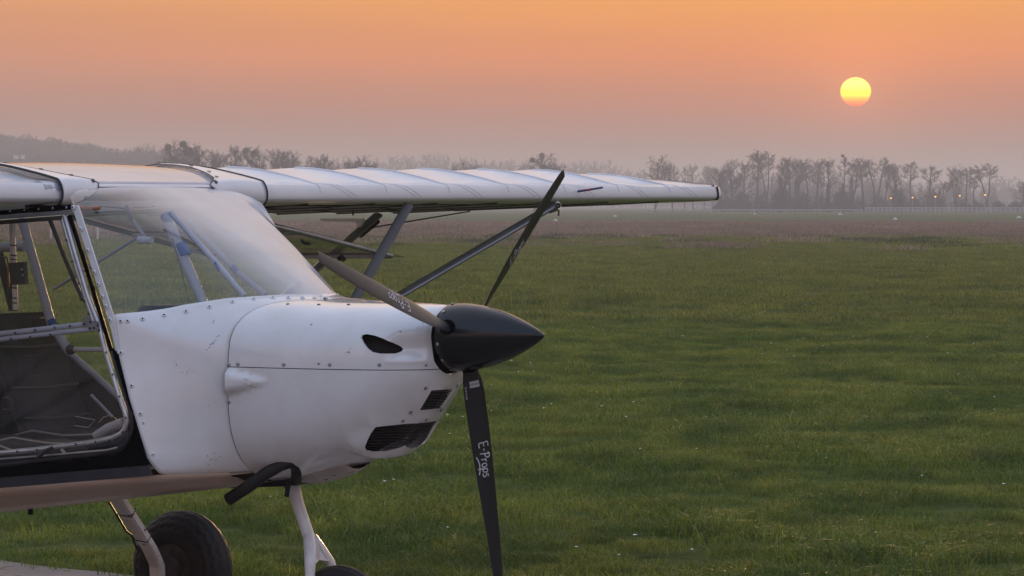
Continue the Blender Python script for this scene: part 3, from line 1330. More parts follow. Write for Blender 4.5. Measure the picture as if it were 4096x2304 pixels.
NT, NSS = 44, 28
WV = []
for i in range(-NT, NT + 1):
    t = abs(i) / NT
    for j in range(NSS + 1):
        x, y, z = ws_pt(t, j / NSS, i > 0)
        WV.append((x, -y if i < 0 else y * (1 - .10 * (j / NSS) ** 3 * t), z))
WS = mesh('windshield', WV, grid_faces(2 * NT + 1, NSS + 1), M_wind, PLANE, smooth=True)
# roof sheet between the wing roots
RP = [(-1.327, 1.694), (-1.336, 1.7015), (-1.350, 1.7060)] + [(-1.33 - c, 1.675 + z - .002) for c, z in ((.035, .0352), (.06, .0415), (.10, .0515), (.15, .063), (.21, .0755), (.28, .087), (.36, .096), (.45, .100), (.56, .095), (.70, .080), (.90, .048), (1.10, .002))]
RV = []
for i in range(-24, 25):
    for x, z in RP:
        RV.append((x, (.583 if i > 0 else .46) * i / 24, z + .010 * (1 - (i / 24) ** 2) * sstep(-1.36, -1.6, x)))
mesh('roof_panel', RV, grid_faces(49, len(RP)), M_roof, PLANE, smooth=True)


# A-pillars
def pillar(side):
    L0, R0 = pt(286, 820, -.556), pt(312, 820, -.556)
    L1, R1 = pt(428, 1262, -.558), pt(453, 1262, -.558)
    L2, R2 = pt(470, 1415, -.558), pt(476, 1415, -.558)
    ins = Vector((0, .005, 0))
    Pf = [L0, R0, R1, R2, L2, L1]
    V = [Vector((p.x, p.y, p.z)) for p in Pf] + [p + ins for p in Pf]
    V = [(p.x, p.y * (-side), p.z) for p in V]
    n = 6
    F = [tuple(range(n)), tuple(range(n, 2 * n))[::-1]] + [(i, i + n, (i + 1) % n + n, (i + 1) % n) for i in range(n)]
    return fix_normals(mesh('door_pillar', V, F, M_greytube if False else M_fairing, PLANE))


PIL = pillar(-1)
for a, b in ((850, 85), (938, 337), (1018, 585), (1097, 838), (1140, 975), (1190, 1120), (1230, 1235)):
    u, v = a * .345, 800 + b * .345
    screw('rivet', pt(u, v, -.5605), (0, -1, 0), PIL, .0080)

# black rubber seal between pillar and door
seal = [pt(278, 862, -.553), pt(345, 1070, -.553), pt(413, 1296, -.553), pt(446, 1404, -.553)]
for i in range(len(seal) - 1):
    pass
tube('door_seal', seal, .0075, M_black, PLANE, 8)
tube('door_seal', [pt(446, 1404, -.553), pt(500, 1585, -.553), pt(527, 1672, -.553), pt(524, 1720, -.553), pt(506, 1765, -.553), pt(470, 1800, -.553), pt(380, 1818, -.553), pt(0, 1860, -.553)], .0055, M_stripe, PLANE, 8)

# ---- closed starboard door: tube frame, clear panes, latch
DOOR = empty('near_door', (0, 0, 0), 0, PLANE)
DOOR.name = 'door'
fr = [(258, 862), (300, 1010), (350, 1180), (393, 1293), (417, 1389), (448, 1490), (478, 1589), (500, 1648), (508, 1685), (502, 1712), (485, 1734), (450, 1752), (383, 1767), (304, 1778), (143, 1799), (0, 1812), (-200, 1840)]
tube('door_frame', [pt(u, v, -.562) for u, v in fr], .0092, M_alu, DOOR, 12)
tube('door_rail', [pt(246, 864, -.56), pt(290, 1020, -.56), pt(340, 1180, -.56), pt(374, 1285, -.56)], .0085, M_alu, DOOR, 10)
tube('door_rail', [pt(-200, 1360, -.562), pt(0, 1335, -.562), pt(330, 1298, -.562), pt(385, 1292, -.562)], .0085, M_greytube, DOOR, 10)
tube('door_rail', [pt(-200, 1383, -.562), pt(0, 1357, -.562), pt(330, 1320, -.562), pt(385, 1314, -.562)], .0085, M_greytube, DOOR, 10)
for (a, b, w, m_) in (((-200, 868), (281, 829), .016, M_black), ((-200, 884), (281, 849), .013, M_strut), ((-200, 905), (248, 871), .014, M_brown)):
    bar('door_header', pt(*a, -.566), pt(*b, -.566), w, .012, (0, 0, 1), m_, PLANE)
for a, b in ((120, 125), (285, 115), (448, 103), (612, 95), (772, 88)):
    screw('header_screw', pt(a * .345, 800 + b * .345, -.5735), (0, -1, 0), PLANE, .0045, 'screw')
# gusset plate where rails meet the front tube
g_poly = [(pt(u, v, -.57).x, pt(u, v, -.57).z) for u, v in ((340, 1262), (352, 1262), (362, 1282), (398, 1286), (402, 1325), (358, 1322), (354, 1308), (330, 1300))]
prism('gusset_plate', g_poly, .003, M_strut, DOOR, at=-.5745)
for u, v in ((354, 1256), (361, 1288), (336, 1296), (360, 1314), (376, 1312), (391, 1301), (395, 1322), (140 * .4348, 1250 + 187 * .4348), (321 * .4348, 1250 + 161 * .4348), (503 * .4348, 1250 + 140 * .4348), (645 * .4348, 1250 + 124 * .4348), (101 * .4348, 1250 + 242 * .4348), (279 * .4348, 1250 + 224 * .4348), (462 * .4348, 1250 + 203 * .4348),
             (425, 1410), (451, 1498), (478, 1586), (504, 1671), (491, 1729), (438, 1762), (382, 1768), (303, 1777), (148, 1799), (69, 1806), (265, 960), (289, 1045), (316, 1133), (337, 1205)):
    screw('frame_screw', pt(u, v, -.5755), (0, -1, 0), DOOR, .0042, 'black')
pane_up = [(-200, 900), (250, 872), (300, 1020), (392, 1290), (-200, 1350)]
pane_lo = [(-200, 1380), (388, 1308), (417, 1389), (478, 1589), (508, 1685), (515, 1720), (470, 1775), (300, 1800), (-200, 1845)]
for nm, pl in (('door_pane', pane_up), ('door_pane', pane_lo)):
    V = [pt(u, v, -.553) for u, v in pl]
    mesh(nm, V, [tuple(range(len(V)))], M_doorglass, DOOR)
# latch handle on the sill and bracket
tube('door_handle', [pt(212, 1790, -.585), pt(180, 1805, -.60), pt(148, 1832, -.60)], [.006, .0075, .0075], M_hole, DOOR, 8)
tube('sill_strip', [pt(-200, 1850, -.566), pt(180, 1822, -.566), pt(430, 1800, -.566), pt(470, 1790, -.566)], .0035, M_alu, DOOR, 6)
bar('sill_bracket', pt(245, 1795, -.566), pt(262, 1815, -.566), .012, .003, (1, 0, .3), M_alu, DOOR)

# ---- cabin
tube('cabin_tube', [pt(80, 880, .10), pt(93, 897, .10), pt(207, 1300, .10), pt(280, 1410, .10)], .0170, M_greytube, PLANE, 14)
tube('cabin_tube', [pt(48, 880, -.30), pt(52, 1000, -.30), pt(62, 1240, -.30)], .0105, M_alu, PLANE, 10)
tube('cabin_tube', [pt(200, 880, -.45), pt(260, 1035, -.45), pt(331, 1200, -.45)], .0075, M_stripe, PLANE, 8)
tube('cabin_tube', [pt(214, 1157, .12), pt(390, 1049, .12), pt(562, 943, .12)], .0062, M_greytube, PLANE, 8)
tube('cabin_tube', [pt(276, 1408, .45), pt(300, 1430, .45), pt(395, 1515, .45), pt(487, 1602, .45)], .0125, M_greytube, PLANE, 12)
tube('cabin_tube', [pt(365, 1580, .35), pt(450, 1668, .35)], .006, M_greytube, PLANE, 8)
tube('cabin_tube', [pt(385, 1745, -.35), pt(430, 1715, -.35), pt(495, 1690, -.35)], .018, M_greytube, PLANE, 10)
tube('cabin_tube', [pt(0, 990, -.05), pt(60, 985, -.05), pt(100, 985, -.05)], .019, M_greytube, PLANE, 10)
# windscreen bracing tubes with blue tape
tA = [pt(663, 856, -.20), pt(700, 950, -.20), pt(760, 1090, -.20), pt(815, 1215, -.20)]
tube('cabin_tube', tA, [.020, .0195, .0185, .0165], M_greytube, PLANE, 16)
tB = [pt(682, 850, -.24), pt(880, 1068, -.24), pt(978, 1185, -.24)]
tube('cabin_tube', tB, .0100, M_greytube, PLANE, 12)
tC = [pt(735, 862, .05), pt(940, 1080, .05), pt(1062, 1180, .05)]
tube('cabin_tube', tC, .0112, M_greytube, PLANE, 12)
for p0, p1, l, r in (((722, 975), (743, 1022), -.20, .0206), ((864, 1052), (884, 1078), -.24, .0108), ((930, 1068), (952, 1092), .05, .0126), ((203, 1282), (213, 1302), .10, .0178)):
    tube('blue_tape', [pt(*p0, l), pt(*p1, l)], r, M_tape, PLANE, 14)
tube('cable', [pt(690, 955, -.28), pt(720, 1060, -.28), pt(757, 1205, -.28)], .0018, M_wire, PLANE, 6)
# trim pulley on its bracket
bar('pulley_bracket', pt(505, 822, -.15), pt(528, 882, -.15), .020, .006, (1, 0, 0), M_strut, PLANE, .002)
bar('pulley_bracket', pt(528, 876, -.15), pt(580, 948, -.15), .012, .004, (1, 0, 1), M_greytube, PLANE, .001)
tube('pulley', [pt(556, 960, -.16), pt(585, 961, -.16), pt(590, 961, -.16), pt(607, 962, -.16)], [.0135, .0135, .0128, .0135], M_roller, PLANE, 18)
tube('cable', [pt(400, 825, -.15), pt(500, 834, -.15), pt(620, 826, -.15)], .0016, M_wire, PLANE, 6)
# fuel tap by the pillar
tube('fuel_tap', [pt(318, 830, -.45), pt(345, 835, -.45), pt(400, 832, -.45)], [.008, .010, .006], M_orange, PLANE, 8)
tube('fuel_tap', [pt(328, 832, -.45), pt(333, 866, -.45)], [.006, .003], M_orange, PLANE, 8)
# throttle knob and rod
kn = pt(283, 1398, -.42)
kv = []
for i in range(13):
    for j in range(18):
        a, b = math.pi * i / 12, 2 * math.pi * j / 18
        kv.append(kn + Vector((math.sin(a) * math.cos(b), math.sin(a) * math.sin(b), math.cos(a))) * .0185)
mesh('throttle_knob', kv, grid_faces(13, 18, cv=True), M_hole, PLANE, smooth=True)
tube('throttle_rod', [pt(295, 1398, -.42), pt(430, 1398, -.42)], .0080, M_greytube, PLANE, 10)
# instrument panel and glare shield
dz0, dz1 = pt(497, 1200, -.50), pt(456, 1258, -.50)
dpoly = [(-1.045, 1.18), (-1.035, 1.255), (-1.005, 1.284), (-.985, 1.289), (-.985, 1.18)]
prism('instrument_panel', dpoly, .93, M_dark, PLANE, at=-.475)
gs = [(-1.01, -.47), (-.90, -.385), (-.80, -.295), (-.72, -.20), (-.66, -.08), (-.66, .08), (-.72, .20), (-.80, .295), (-.90, .385), (-1.01, .47)]
gz = lambda x: 1.291 + (x + 1.01) * .02
gV = [(x, y, gz(x)) for x, y in gs] + [(x, y, gz(x) - .004) for x, y in gs]
ng = len(gs)
fix_normals(mesh('glare_shield', gV, [tuple(range(ng)), tuple(range(ng, 2 * ng))[::-1]] + [(i, i + ng, (i + 1) % ng + ng, (i + 1) % ng) for i in range(ng)], M_brown, PLANE))
screw('panel_screw', pt(475, 1215, -.478), (0, -1, 0), PLANE, .006, 'screw')
# control box on the thin tube
bx_v, bx_f = box_geo(pt(74, 1094, -.33), (.055, .035, .078), Matrix.Rotation(R(20), 3, 'Z') @ Matrix.Rotation(R(-4), 3, 'Y'))
fix_normals(mesh('switch_box', bx_v, bx_f, M_box, PLANE))
for u, v in ((88, 1078), (92, 1100)):
    screw('switch', pt(u, v, -.352), (.3, -1, 0), PLANE, .005, 'screw')
tube('wire_bundle', [pt(10, 1028, -.31), pt(28, 1030, -.31), pt(34, 1060, -.31), pt(30, 1120, -.31), pt(34, 1180, -.31)], .004, M_wire, PLANE, 6)
tube('wire_bundle', [pt(36, 1045, -.315), pt(33, 1090, -.315), pt(37, 1150, -.315)], .0035, M_orange, PLANE, 6)
for v in (980, 1020, 1036, 1150, 1190, 1210):
    tube('cable_tie', [pt(40, v, -.313), pt(66, v + 3, -.313)], .0022, M_hole, PLANE, 6)
# seats
M_fold_light = mat('seat_piping', (.07, .065, .062), .5)  # paler than the cloth: highlights on seams and folds put into the colour
for ys in (-.27, .27):
    st = empty('seat', (-.46, 0, -.045), 0, PLANE)
    back = [(-1.80, 1.26), (-1.775, 1.275), (-1.74, 1.265), (-1.66, 1.05), (-1.56, .86), (-1.50, .80), (-1.57, .77), (-1.64, .80), (-1.72, .98)]
    o = prism('seat_back', back, .40, M_seat, st, at=ys - .20)
    cush = [(-1.60, .74), (-1.62, .82), (-1.50, .845), (-1.35, .83), (-1.20, .84), (-1.12, .82), (-1.10, .76), (-1.16, .72)]
    o2 = prism('seat_cushion', cush, .42, M_seat, st, at=ys - .21)
    for q in (o, o2):
        bm = bmesh.new()
        bm.from_mesh(q.data)
        bmesh.ops.bevel(bm, geom=bm.edges[:], offset=.018, segments=3, affect='EDGES')
        bm.to_mesh(q.data)
        bm.free()
        q.data.polygons.foreach_set('use_smooth', [True] * len(q.data.polygons))
    for k, (x, z) in enumerate(((-1.70, 1.15), (-1.64, 1.0), (-1.575, .89))):
        tube('seat_seam', [(x + .016, ys - .19, z), (x + .022, ys, z - .006), (x + .012, ys + .19, z)], .005, M_fold_light, st, 6)
    tube('seat_piping', [(-1.60, ys - .212, .825), (-1.50, ys - .214, .848), (-1.35, ys - .214, .836), (-1.20, ys - .214, .846), (-1.12, ys - .21, .826)], .004, M_cream, st, 6)
    for k in range(5):
        tube('seat_fold', [(-1.735 + .03 * k, ys - .17 + .03 * (k % 2), 1.20 - .075 * k), (-1.715 + .03 * k, ys - .03, 1.185 - .075 * k), (-1.72 + .03 * k, ys + .1, 1.195 - .075 * k)], [.002, .005, .002], M_fold_light, st, 6)
    # shoulder belt
    bar('seat_belt', (-1.72, ys - .07, 1.28), (-1.85, ys - .05, 1.62), .045, .003, (0, 1, 0), M_hole, st)
    bar('belt_buckle', (-1.722, ys - .08, 1.20), (-1.70, ys - .08, 1.17), .012, .006, (0, 1, 0), M_screw, st)
tube('brake_cable', [pt(0, 1762, -.42), pt(50, 1750, -.42), pt(120, 1762, -.42), pt(200, 1773, -.42), pt(260, 1774, -.42)], .0032, M_cream, PLANE, 6)
tube('wire', [pt(395, 1690, -.40), pt(415, 1668, -.40), pt(440, 1661, -.40), pt(462, 1672, -.40), pt(470, 1690, -.40)], .0016, M_cream, PLANE, 5)
tube('wire', [pt(300, 1665, -.38), pt(380, 1680, -.38), pt(352, 1710, -.38), pt(296, 1702, -.38)], .0016, M_cream, PLANE, 5)
tube('wire', [pt(10, 1590, -.42), pt(40, 1592, -.42), pt(55, 1615, -.42), pt(40, 1640, -.42), pt(12, 1636, -.42)], .0022, M_wire, PLANE, 5)

# ---- wings
LE_X, LE_Z = -1.33, 1.675
UPPER = [(1.32, -.065), (1.10, .002), (.90, .048), (.70, .080), (.56, .095), (.45, .100), (.36, .096), (.28, .087), (.21, .0755), (.15, .063), (.10, .0515), (.06, .0415), (.035, .0352), (.0146, .0300)]
NOSE = [(.030 - .030 * math.cos(a_), -.016 + .054 * math.sin(a_)) for a_ in [R(q_) for q_ in (49, 39, 29, 19, 9, 0)]] + [(.034 - .034 * math.cos(a_), -.016 - .0225 * math.sin(a_)) for a_ in [R(q_) for q_ in (14, 28, 42, 56, 70, 84)]]
LOWER = [(.06, -.041), (.15, -.047), (.30, -.055), (.50, -.063), (.75, -.072), (1.0, -.082), (1.20, -.090), (1.318, -.072)]
PROFILE = UPPER + NOSE + LOWER
RIB0, RIBD = .98, .43


def wing_profile(l):
    """(x, z) of the section at spanwise distance l"""
    tip = sstep(3.15, 4.12, l)
    sag = abs(math.sin(math.pi * (l - RIB0) / RIBD)) ** .65
    out = []
    for i, (c, z) in enumerate(PROFILE):
        cc = c * (1 - .22 * tip ** 2)
        if i < len(UPPER):
            k = 1 - .60 * tip
            base = .030
            zz = base + (z - base) * k if z > base else z * (1 - .6 * tip)
            if c > .016:
                zz -= .032 * sag * sstep(.0, .16, c) * (1 - .55 * sstep(.22, .48, c)) * (1 - .5 * tip)
        elif i >= len(UPPER) + len(NOSE):
            zz = -.038 + (z + .038) * (1 - .45 * tip)
            zz += .008 * sag * sstep(.1, .4, c)
        else:
            zz = z
        out.append((LE_X - cc, LE_Z + zz + .018 * tip * 0 + (l - .6) * .004))
    return out


def wing(side):
    V = []
    ls = [.585] + [RIB0 + RIBD * k / 26 for k in range(-23, 190) if .59 < RIB0 + RIBD * k / 26 < 3.975] + [3.98]
    rnd = random.Random(3)
    for l in ls:
        pr = wing_profile(l)
        for i, (x, z) in enumerate(pr):
            wz = 0
            if i < len(UPPER) + 4:
                c = LE_X - x
                # gathers in the cloth near the root lacing and near the tip
                g0 = math.exp(-((l - .62) / .16) ** 2)
                g1 = math.exp(-((l - 3.45) / .20) ** 2)
                g2 = .35 * math.exp(-((l - .98) / .09) ** 2)
                ph = mnoise.noise(Vector((l * 34 + c * 9, c * 3.0, 1.3)))
                wz = (.006 * g0 + .005 * g1 + .004 * g2) * ph * math.exp(-((c - .12) / .16) ** 2)
                wz += .0010 * mnoise.noise(Vector((l * 6, c * 9, 7.7))) * sstep(.04, .12, c)
            V.append((x + wz * .6, side * (l - (.12 if side < 0 else 0)), z + wz))
    n = len(PROFILE)
    F = grid_faces(len(ls), n, cv=True)
    F += [tuple(range(n)), tuple(range((len(ls) - 1) * n, len(ls) * n))[::-1]]
    o = fix_normals(mesh('wing', V, F, M_fabric, PLANE, smooth=True, auto=17))
    # tip: dark band and rounded end cap of the leading edge tube
    pr = wing_profile(3.98)
    pts = [(x, z) for x, z in pr]
    cxm = sum(p[0] for p in pts) / n
    nose = [p for p in pr if p[0] > LE_X - .62]
    mid = (LE_X - .30, LE_Z + .014)
    V, F = [], []
    for k, (l, s) in enumerate(((3.972, 1.012), (3.986, 1.012))):
        for x, z in pr:
            V.append((mid[0] + (x - mid[0]) * s, side * l, mid[1] + (z - mid[1]) * (s + .03)))
    fix_normals(mesh('wing_tip_band', V, grid_faces(2, n, cv=True), M_black, o, smooth=True))
    V, F = [], []
    for k in range(9):
        a = math.pi / 2 * k / 8
        s = math.cos(a) ** .55 if k < 8 else 0.02
        l = 3.986 + .085 * math.sin(a)
        for x, z in pr:
            V.append((mid[0] + (x - mid[0]) * (.55 + .45 * s) if k < 8 else mid[0] + (x - mid[0]) * .5, side * l, mid[1] + (z - mid[1]) * max(s, .02)))
    F = grid_faces(9, n, cv=True) + [tuple(range(8 * n, 9 * n))]
    fix_normals(mesh('wing_tip_cap', V, F, M_fairing, o, smooth=True, auto=50))
    # tapes sewn over the ribs
    for k in range(7):
        l = RIB0 + RIBD * k
        a = wing_profile(l)[5:len(UPPER) + 4]
        tube('rib_tape', [(x, side * (l - (.12 if side < 0 else 0)), z + .0005) for x, z in a], .0038, M_fabric, o, 6)
        for dl in (.035, .075):
            a = wing_profile(l + dl)[len(UPPER) - 3:len(UPPER) + 6]
            tube('rib_tape', [(x, side * (l + dl + .02 * i_), z) for i_, (x, z) in enumerate(a)], .0016, M_fabric, o, 5)
    # ribs showing through the lower cloth as long battens
    for l in [RIB0 + RIBD * k for k in range(7)]:
        a = wing_profile(l)
        low = [(x, side * (l - (.12 if side < 0 else 0)), z - .001) for x, z in a[len(UPPER) + len(NOSE):-1]]
        tube('rib_batten', low, .0035, M_wire if False else M_strutgrey, o, 6)
    # zipper and lacing lines on the underside
    for c in (.22, .55, .9):
        line = []
        for l in np.linspace(.62, 3.2, 12):
            a = wing_profile(l)[len(UPPER) + len(NOSE):]
            zz = float(np.interp(-(LE_X - c), [-q[0] for q in a], [q[1] for q in a]))
            line.append((LE_X - c - .05 * math.sin(l * 2.1 + c * 5), side * l, zz - .0012))
        tube('underside_lacing', line, .0022, M_hole, o, 5)
    return o


WPORT = wing(1)
WSTAR = wing(-1)


def root_fairing(side):
    """moulded cap over the leading edge between cloth and windshield, drawn to a point over the nose"""
    idx = list(range(4, len(PROFILE) - 6))
    pr = wing_profile(RIB0)
    pts = [(x, z) for x, z in [pr[i] for i in idx]]
    m_ = len(pts)
    mid = (LE_X - .05, LE_Z)
    V = []
    nl = 14
    for i, (x, z) in enumerate(pts):
        s = (i / (m_ - 1)) * 2 - 1
        k = abs(s + .05)
        lin = float(np.interp(s, [-1, -.75, -.5, -.25, -.05, .12, .3, .6, 1], [.585, .55, .45, .35, .305, .33, .42, .52, .56]))
        dx, dz = x - mid[0], z - mid[1]
        nn = Vector((dx * .4, dz)).normalized()
        for j in range(nl):
            if side < 0:
                ln_ = .305 + (lin - .305) * .62
                l = .505 + (ln_ - .505) * j / (nl - 1)
            else:
                l = .63 + (lin - .63) * j / (nl - 1)
            off = .013 if i not in (0, m_ - 1) else .006
            V.append((x + nn.x * off + .0 , side * l, z + nn.y * off + .004 * math.sin(math.pi * j / (nl - 1))))
    o = fix_normals(mesh('root_fairing', V, grid_faces(m_, nl), M_fairing, PLANE, smooth=True))
    so = o.modifiers.new('s', 'SOLIDIFY')
    so.thickness = .003
    # dark lacing edge on the outboard side
    line = [V[i * nl] for i in range(m_)]
    tube('lacing', [(p[0], side * (.632 if side > 0 else .507), p[2]) for p in line], .0045, M_seam, o, 6)
    line = [V[i * nl + nl - 1] for i in range(m_)]
    tube('fairing_edge', [(p[0], p[1], p[2]) for p in line], .0018, M_seam, o, 5)
    return o, V, m_, nl, pts


def fairing_screws(o, V, m_, nl, side):
    for i in range(0, m_, 1):
        pass
    picks = [(1, nl - 3), (1, 4), (3, nl - 3), (5, nl - 3), (7, nl - 2), (10, nl - 2), (15, nl - 2), (19, nl - 3), (19, 2), (20, 5)]
    for i, j in picks:
        if i >= m_:
            continue
        p = Vector(V[i * nl + j])
        a = Vector(V[min(m_ - 1, i + 1) * nl + j]) - Vector(V[max(0, i - 1) * nl + j])
        n_ = Vector((0, 1, 0)).cross(a).normalized()
        if n_.dot(p - Vector((LE_X - .08, p.y, LE_Z))) < 0:
            n_ = -n_
        screw('fairing_screw', p + n_ * .002, n_, o, .0082, 'flat')


for s_ in (-1, 1):
    ro, rv, rm, rn, rp = root_fairing(s_)
    fairing_screws(ro, rv, rm, rn, s_)
# spar tube across the cabin
tube('spar_tube', [(LE_X - .036, -.58, LE_Z + .004), (LE_X - .036, .58, LE_Z + .004)], .034, M_greytube, PLANE, 20)
tube('spar_tube', [(-2.30, -.58, 1.63), (-2.30, .58, 1.63)], .03, M_greytube, PLANE, 16)

# struts of the port wing; the lower ends meet on the fuselage side
apex = Vector((-2.22, .47, .52))
def strut(name, a, b, w, m_, flat=.5):
    tube(name, [a, b], w, m_, PLANE, 20, flat=flat, flat_dir=(1, 0, 0))


for s_ in (1, -1):
    def Y(p):
        return Vector((p[0], p[1] * s_, p[2]))
    strut('wing_strut', Y(apex), Y((-1.365, 2.66, 1.628)), .026, M_strut)
    strut('wing_strut', Y(apex), Y((-2.30, 2.69, 1.585)), .026, M_strut)
    if s_ > 0:
        tube('jury_strut', [Y((-1.26, .46, .62)), Y((-1.345, 1.575, 1.632))], .021, M_strutgrey, PLANE, 16, flat=.35, flat_dir=(.834, .552, 0))
        # rear strut fittings and bracket below the flaperon
        p0, p1 = pt(1505, 878, 2.69), pt(1435, 935, 2.60)
        tube('strut_fitting', [p0, p1], .022, M_seam, PLANE, 12)
        br = [(pt(u, v, 2.3).x, pt(u, v, 2.3).z) for u, v in ((1280, 874), (1453, 874), (1453, 884), (1440, 906), (1428, 909), (1422, 888), (1285, 886))]
        prism('flap_bracket', br, .012, M_fairing, PLANE, at=2.3)
        tube('brace_wire', [pt(1435, 933, 2.6), pt(1500, 908, 2.6), pt(1580, 895, 2.9), pt(1880, 845, 3.4)], .003, M_wire, PLANE, 6)
        tube('strut_fitting', [pt(2195, 836, 2.66), pt(2235, 822, 2.66)], .020, M_alu, PLANE, 10)
        screw('strut_bolt', pt(2233, 822, 2.64), (.3, -1, 0), PLANE, .012, 'flat')
        tube('zip_pull', [pt(2235, 842, 2.5), pt(2234, 864, 2.5)], .004, M_hole, PLANE, 6)
        tube('zip_pull', [pt(1412, 846, 1.6), pt(1412, 862, 1.6)], .004, M_hole, PLANE, 6)
# pitot tube on the port leading edge
pa, pb = pt(2290, 769, 2.80), pt(2410, 750, 2.80)
tube('pitot_tube', [pa, pa.lerp(pb, .45)], .0048, M_pitot, PLANE, 8)
tube('pitot_tube', [pa.lerp(pb, .45), pa.lerp(pb, .62)], .0052, M_red, PLANE, 8)
tube('pitot_tube', [pa.lerp(pb, .62), pb], .0044, M_pitot, PLANE, 8)
tube('pitot_bracket', [pa + Vector((0, 0, .008)), pa + Vector((-.05, .02, -.005))], .0075, M_hole, PLANE, 8)

# ---- open port door hanging under the wing
OD = empty('open_door', (0, 0, 0), 0, PLANE)
OD.name = 'open_door'
f0, f1 = Vector((-1.475, .60, 1.592)), pt(1566, 1024, 1.5)
r0, r1 = Vector((-2.25, .60, 1.585)), Vector((-2.20, 1.42, 1.425))
tube('door_frame', [f0, f0.lerp(f1, .5) + Vector((0, 0, .004)), f1], .0105, M_alu, OD, 12)
tube('door_frame', [f1, f1.lerp(r1, .5), r1], .0105, M_alu, OD, 12)
tube('door_frame', [r1, r0], .0105, M_alu, OD, 12)
tube('door_rail', [f0.lerp(f1, .42), r0.lerp(r1, .42)], .009, M_alu, OD, 10)
f1e = f1 + (f1 - f0).normalized() * .07 + Vector((.02, 0, .006))
pan = [f0 + Vector((.02, 0, .012)), f1e, r1 + Vector((0, .06, .004)), r0 + Vector((0, 0, .012))]
mesh('door_pane', pan, [(0, 1, 2, 3)], M_doorglass2, OD)
lt = f0.lerp(f1, .60)
tube('door_latch', [pt(1206, 960, .95), pt(1215, 972, .95), pt(1240, 976, .95)], .006, M_hole, OD, 8)
tube('door_latch', [pt(1355, 1036, 1.30), pt(1368, 1026, 1.30), pt(1376, 1042, 1.30)], .010, M_stripe, OD, 8)

# ---- nose gear
NG = [pt(1166, 1920, 0), pt(1175, 1950, 0), pt(1192, 2020, -.0), pt(1236, 2148, -.015)]
tube('nose_leg', NG, [.0215, .0215, .0215, .0205], M_whitetube, PLANE, 18)
FORK = empty('nose_fork', (0, 0, 0), 0, PLANE)
WC = Vector((pt(1362, 2268, 0).x, 0, .200))
fa = pt(1236, 2146, -.02)
tube('fork_arm', [fa, pt(1240, 2190, -.05), pt(1241, 2240, -.075), pt(1240, 2290, -.085), Vector((WC.x - .06, -.088, .27)), Vector((WC.x, -.088, .205))], [.0205, .022, .021, .0175, .016, .014], M_whitetube, FORK, 14)
tube('fork_arm', [pt(1250, 2150, 0.0), pt(1282, 2195, .04), pt(1322, 2250, .075), Vector((WC.x - .07, .088, .30)), Vector((WC.x, .088, .205))], [.018, .019, .0165, .0155, .014], M_whitetube, FORK, 14)
gq = [pt(1248, 2150, -.02), pt(1268, 2155, -.01), pt(1318, 2245, .055), pt(1300, 2250, .05), pt(1275, 2238, .0), pt(1255, 2262, -.06), pt(1240, 2240, -.06)]
V = [p + Vector((0, .004, 0)) for p in gq] + [p - Vector((0, .004, 0)) for p in gq]
nq = len(gq)
fix_normals(mesh('fork_gusset', V, [tuple(range(nq)), tuple(range(nq, 2 * nq))[::-1]] + [(i, i + nq, (i + 1) % nq + nq, (i + 1) % nq) for i in range(nq)], M_whitetube, FORK))


def wheel(name, c, Rm, a, parent, grooves, wavy, camber=0):
    w = empty(name, c, 0, parent)
    w.rotation_euler = (camber, 0, 0)
    NPH, NPR = 200, 64
    V = []
    for i in range(NPH):
        t = 2 * math.pi * i / NPH
        for j in range(NPR):
            q = 2 * math.pi * j / NPR
            r = a
            yq = a * math.sin(q)
            out = math.cos(q)
            d = 0
            if out > -.2:
                arc = q if q < math.pi else q - 2 * math.pi      # -pi..pi across the tread
                wob = (.06 * (abs((t * 26 / (2 * math.pi)) % 1 - .5) * 4 - 1)) if wavy else 0
                for g in grooves:
                    dd = (arc - g - wob) / .045
                    d -= .0075 * math.exp(-dd * dd)
            rr = Rm + (a + d) * math.cos(q)
            V.append((rr * math.cos(t), (a + d) * math.sin(q) * 1.02, rr * math.sin(t)))
    o = fix_normals(mesh('tyre', V, grid_faces(NPH, NPR, True, True), M_tyre, w, smooth=True))
    V, F = [], []
    pr = [(-.9 * a, Rm - .35 * a), (-.55 * a, Rm - .50 * a), (-.5 * a, .45 * Rm), (-.75 * a, .40 * Rm), (-.8 * a, .10 * Rm)]
    for s in (1,):
        rows = pr + [(-y, r) for y, r in pr[::-1]]
        for y, r in rows:
            for k in range(36):
                t = 2 * math.pi * k / 36
                V.append((r * math.cos(t), y, r * math.sin(t)))
        F = grid_faces(len(rows), 36, cv=True) + [tuple(range(36)), tuple(range((len(rows) - 1) * 36, len(rows) * 36))[::-1]]
    fix_normals(mesh('rim', V, F, M_rim, w, smooth=True, auto=35))
    for k in range(6):
        t = 2 * math.pi * k / 6
        screw('rim_bolt', (.55 * Rm * math.cos(t), -.51 * a, .55 * Rm * math.sin(t)), (0, -1, 0), w, .007, 'screw')
    return w


wheel('nose_wheel', WC, .138, .062, PLANE, [-.75, -.25, .25, .75], False)
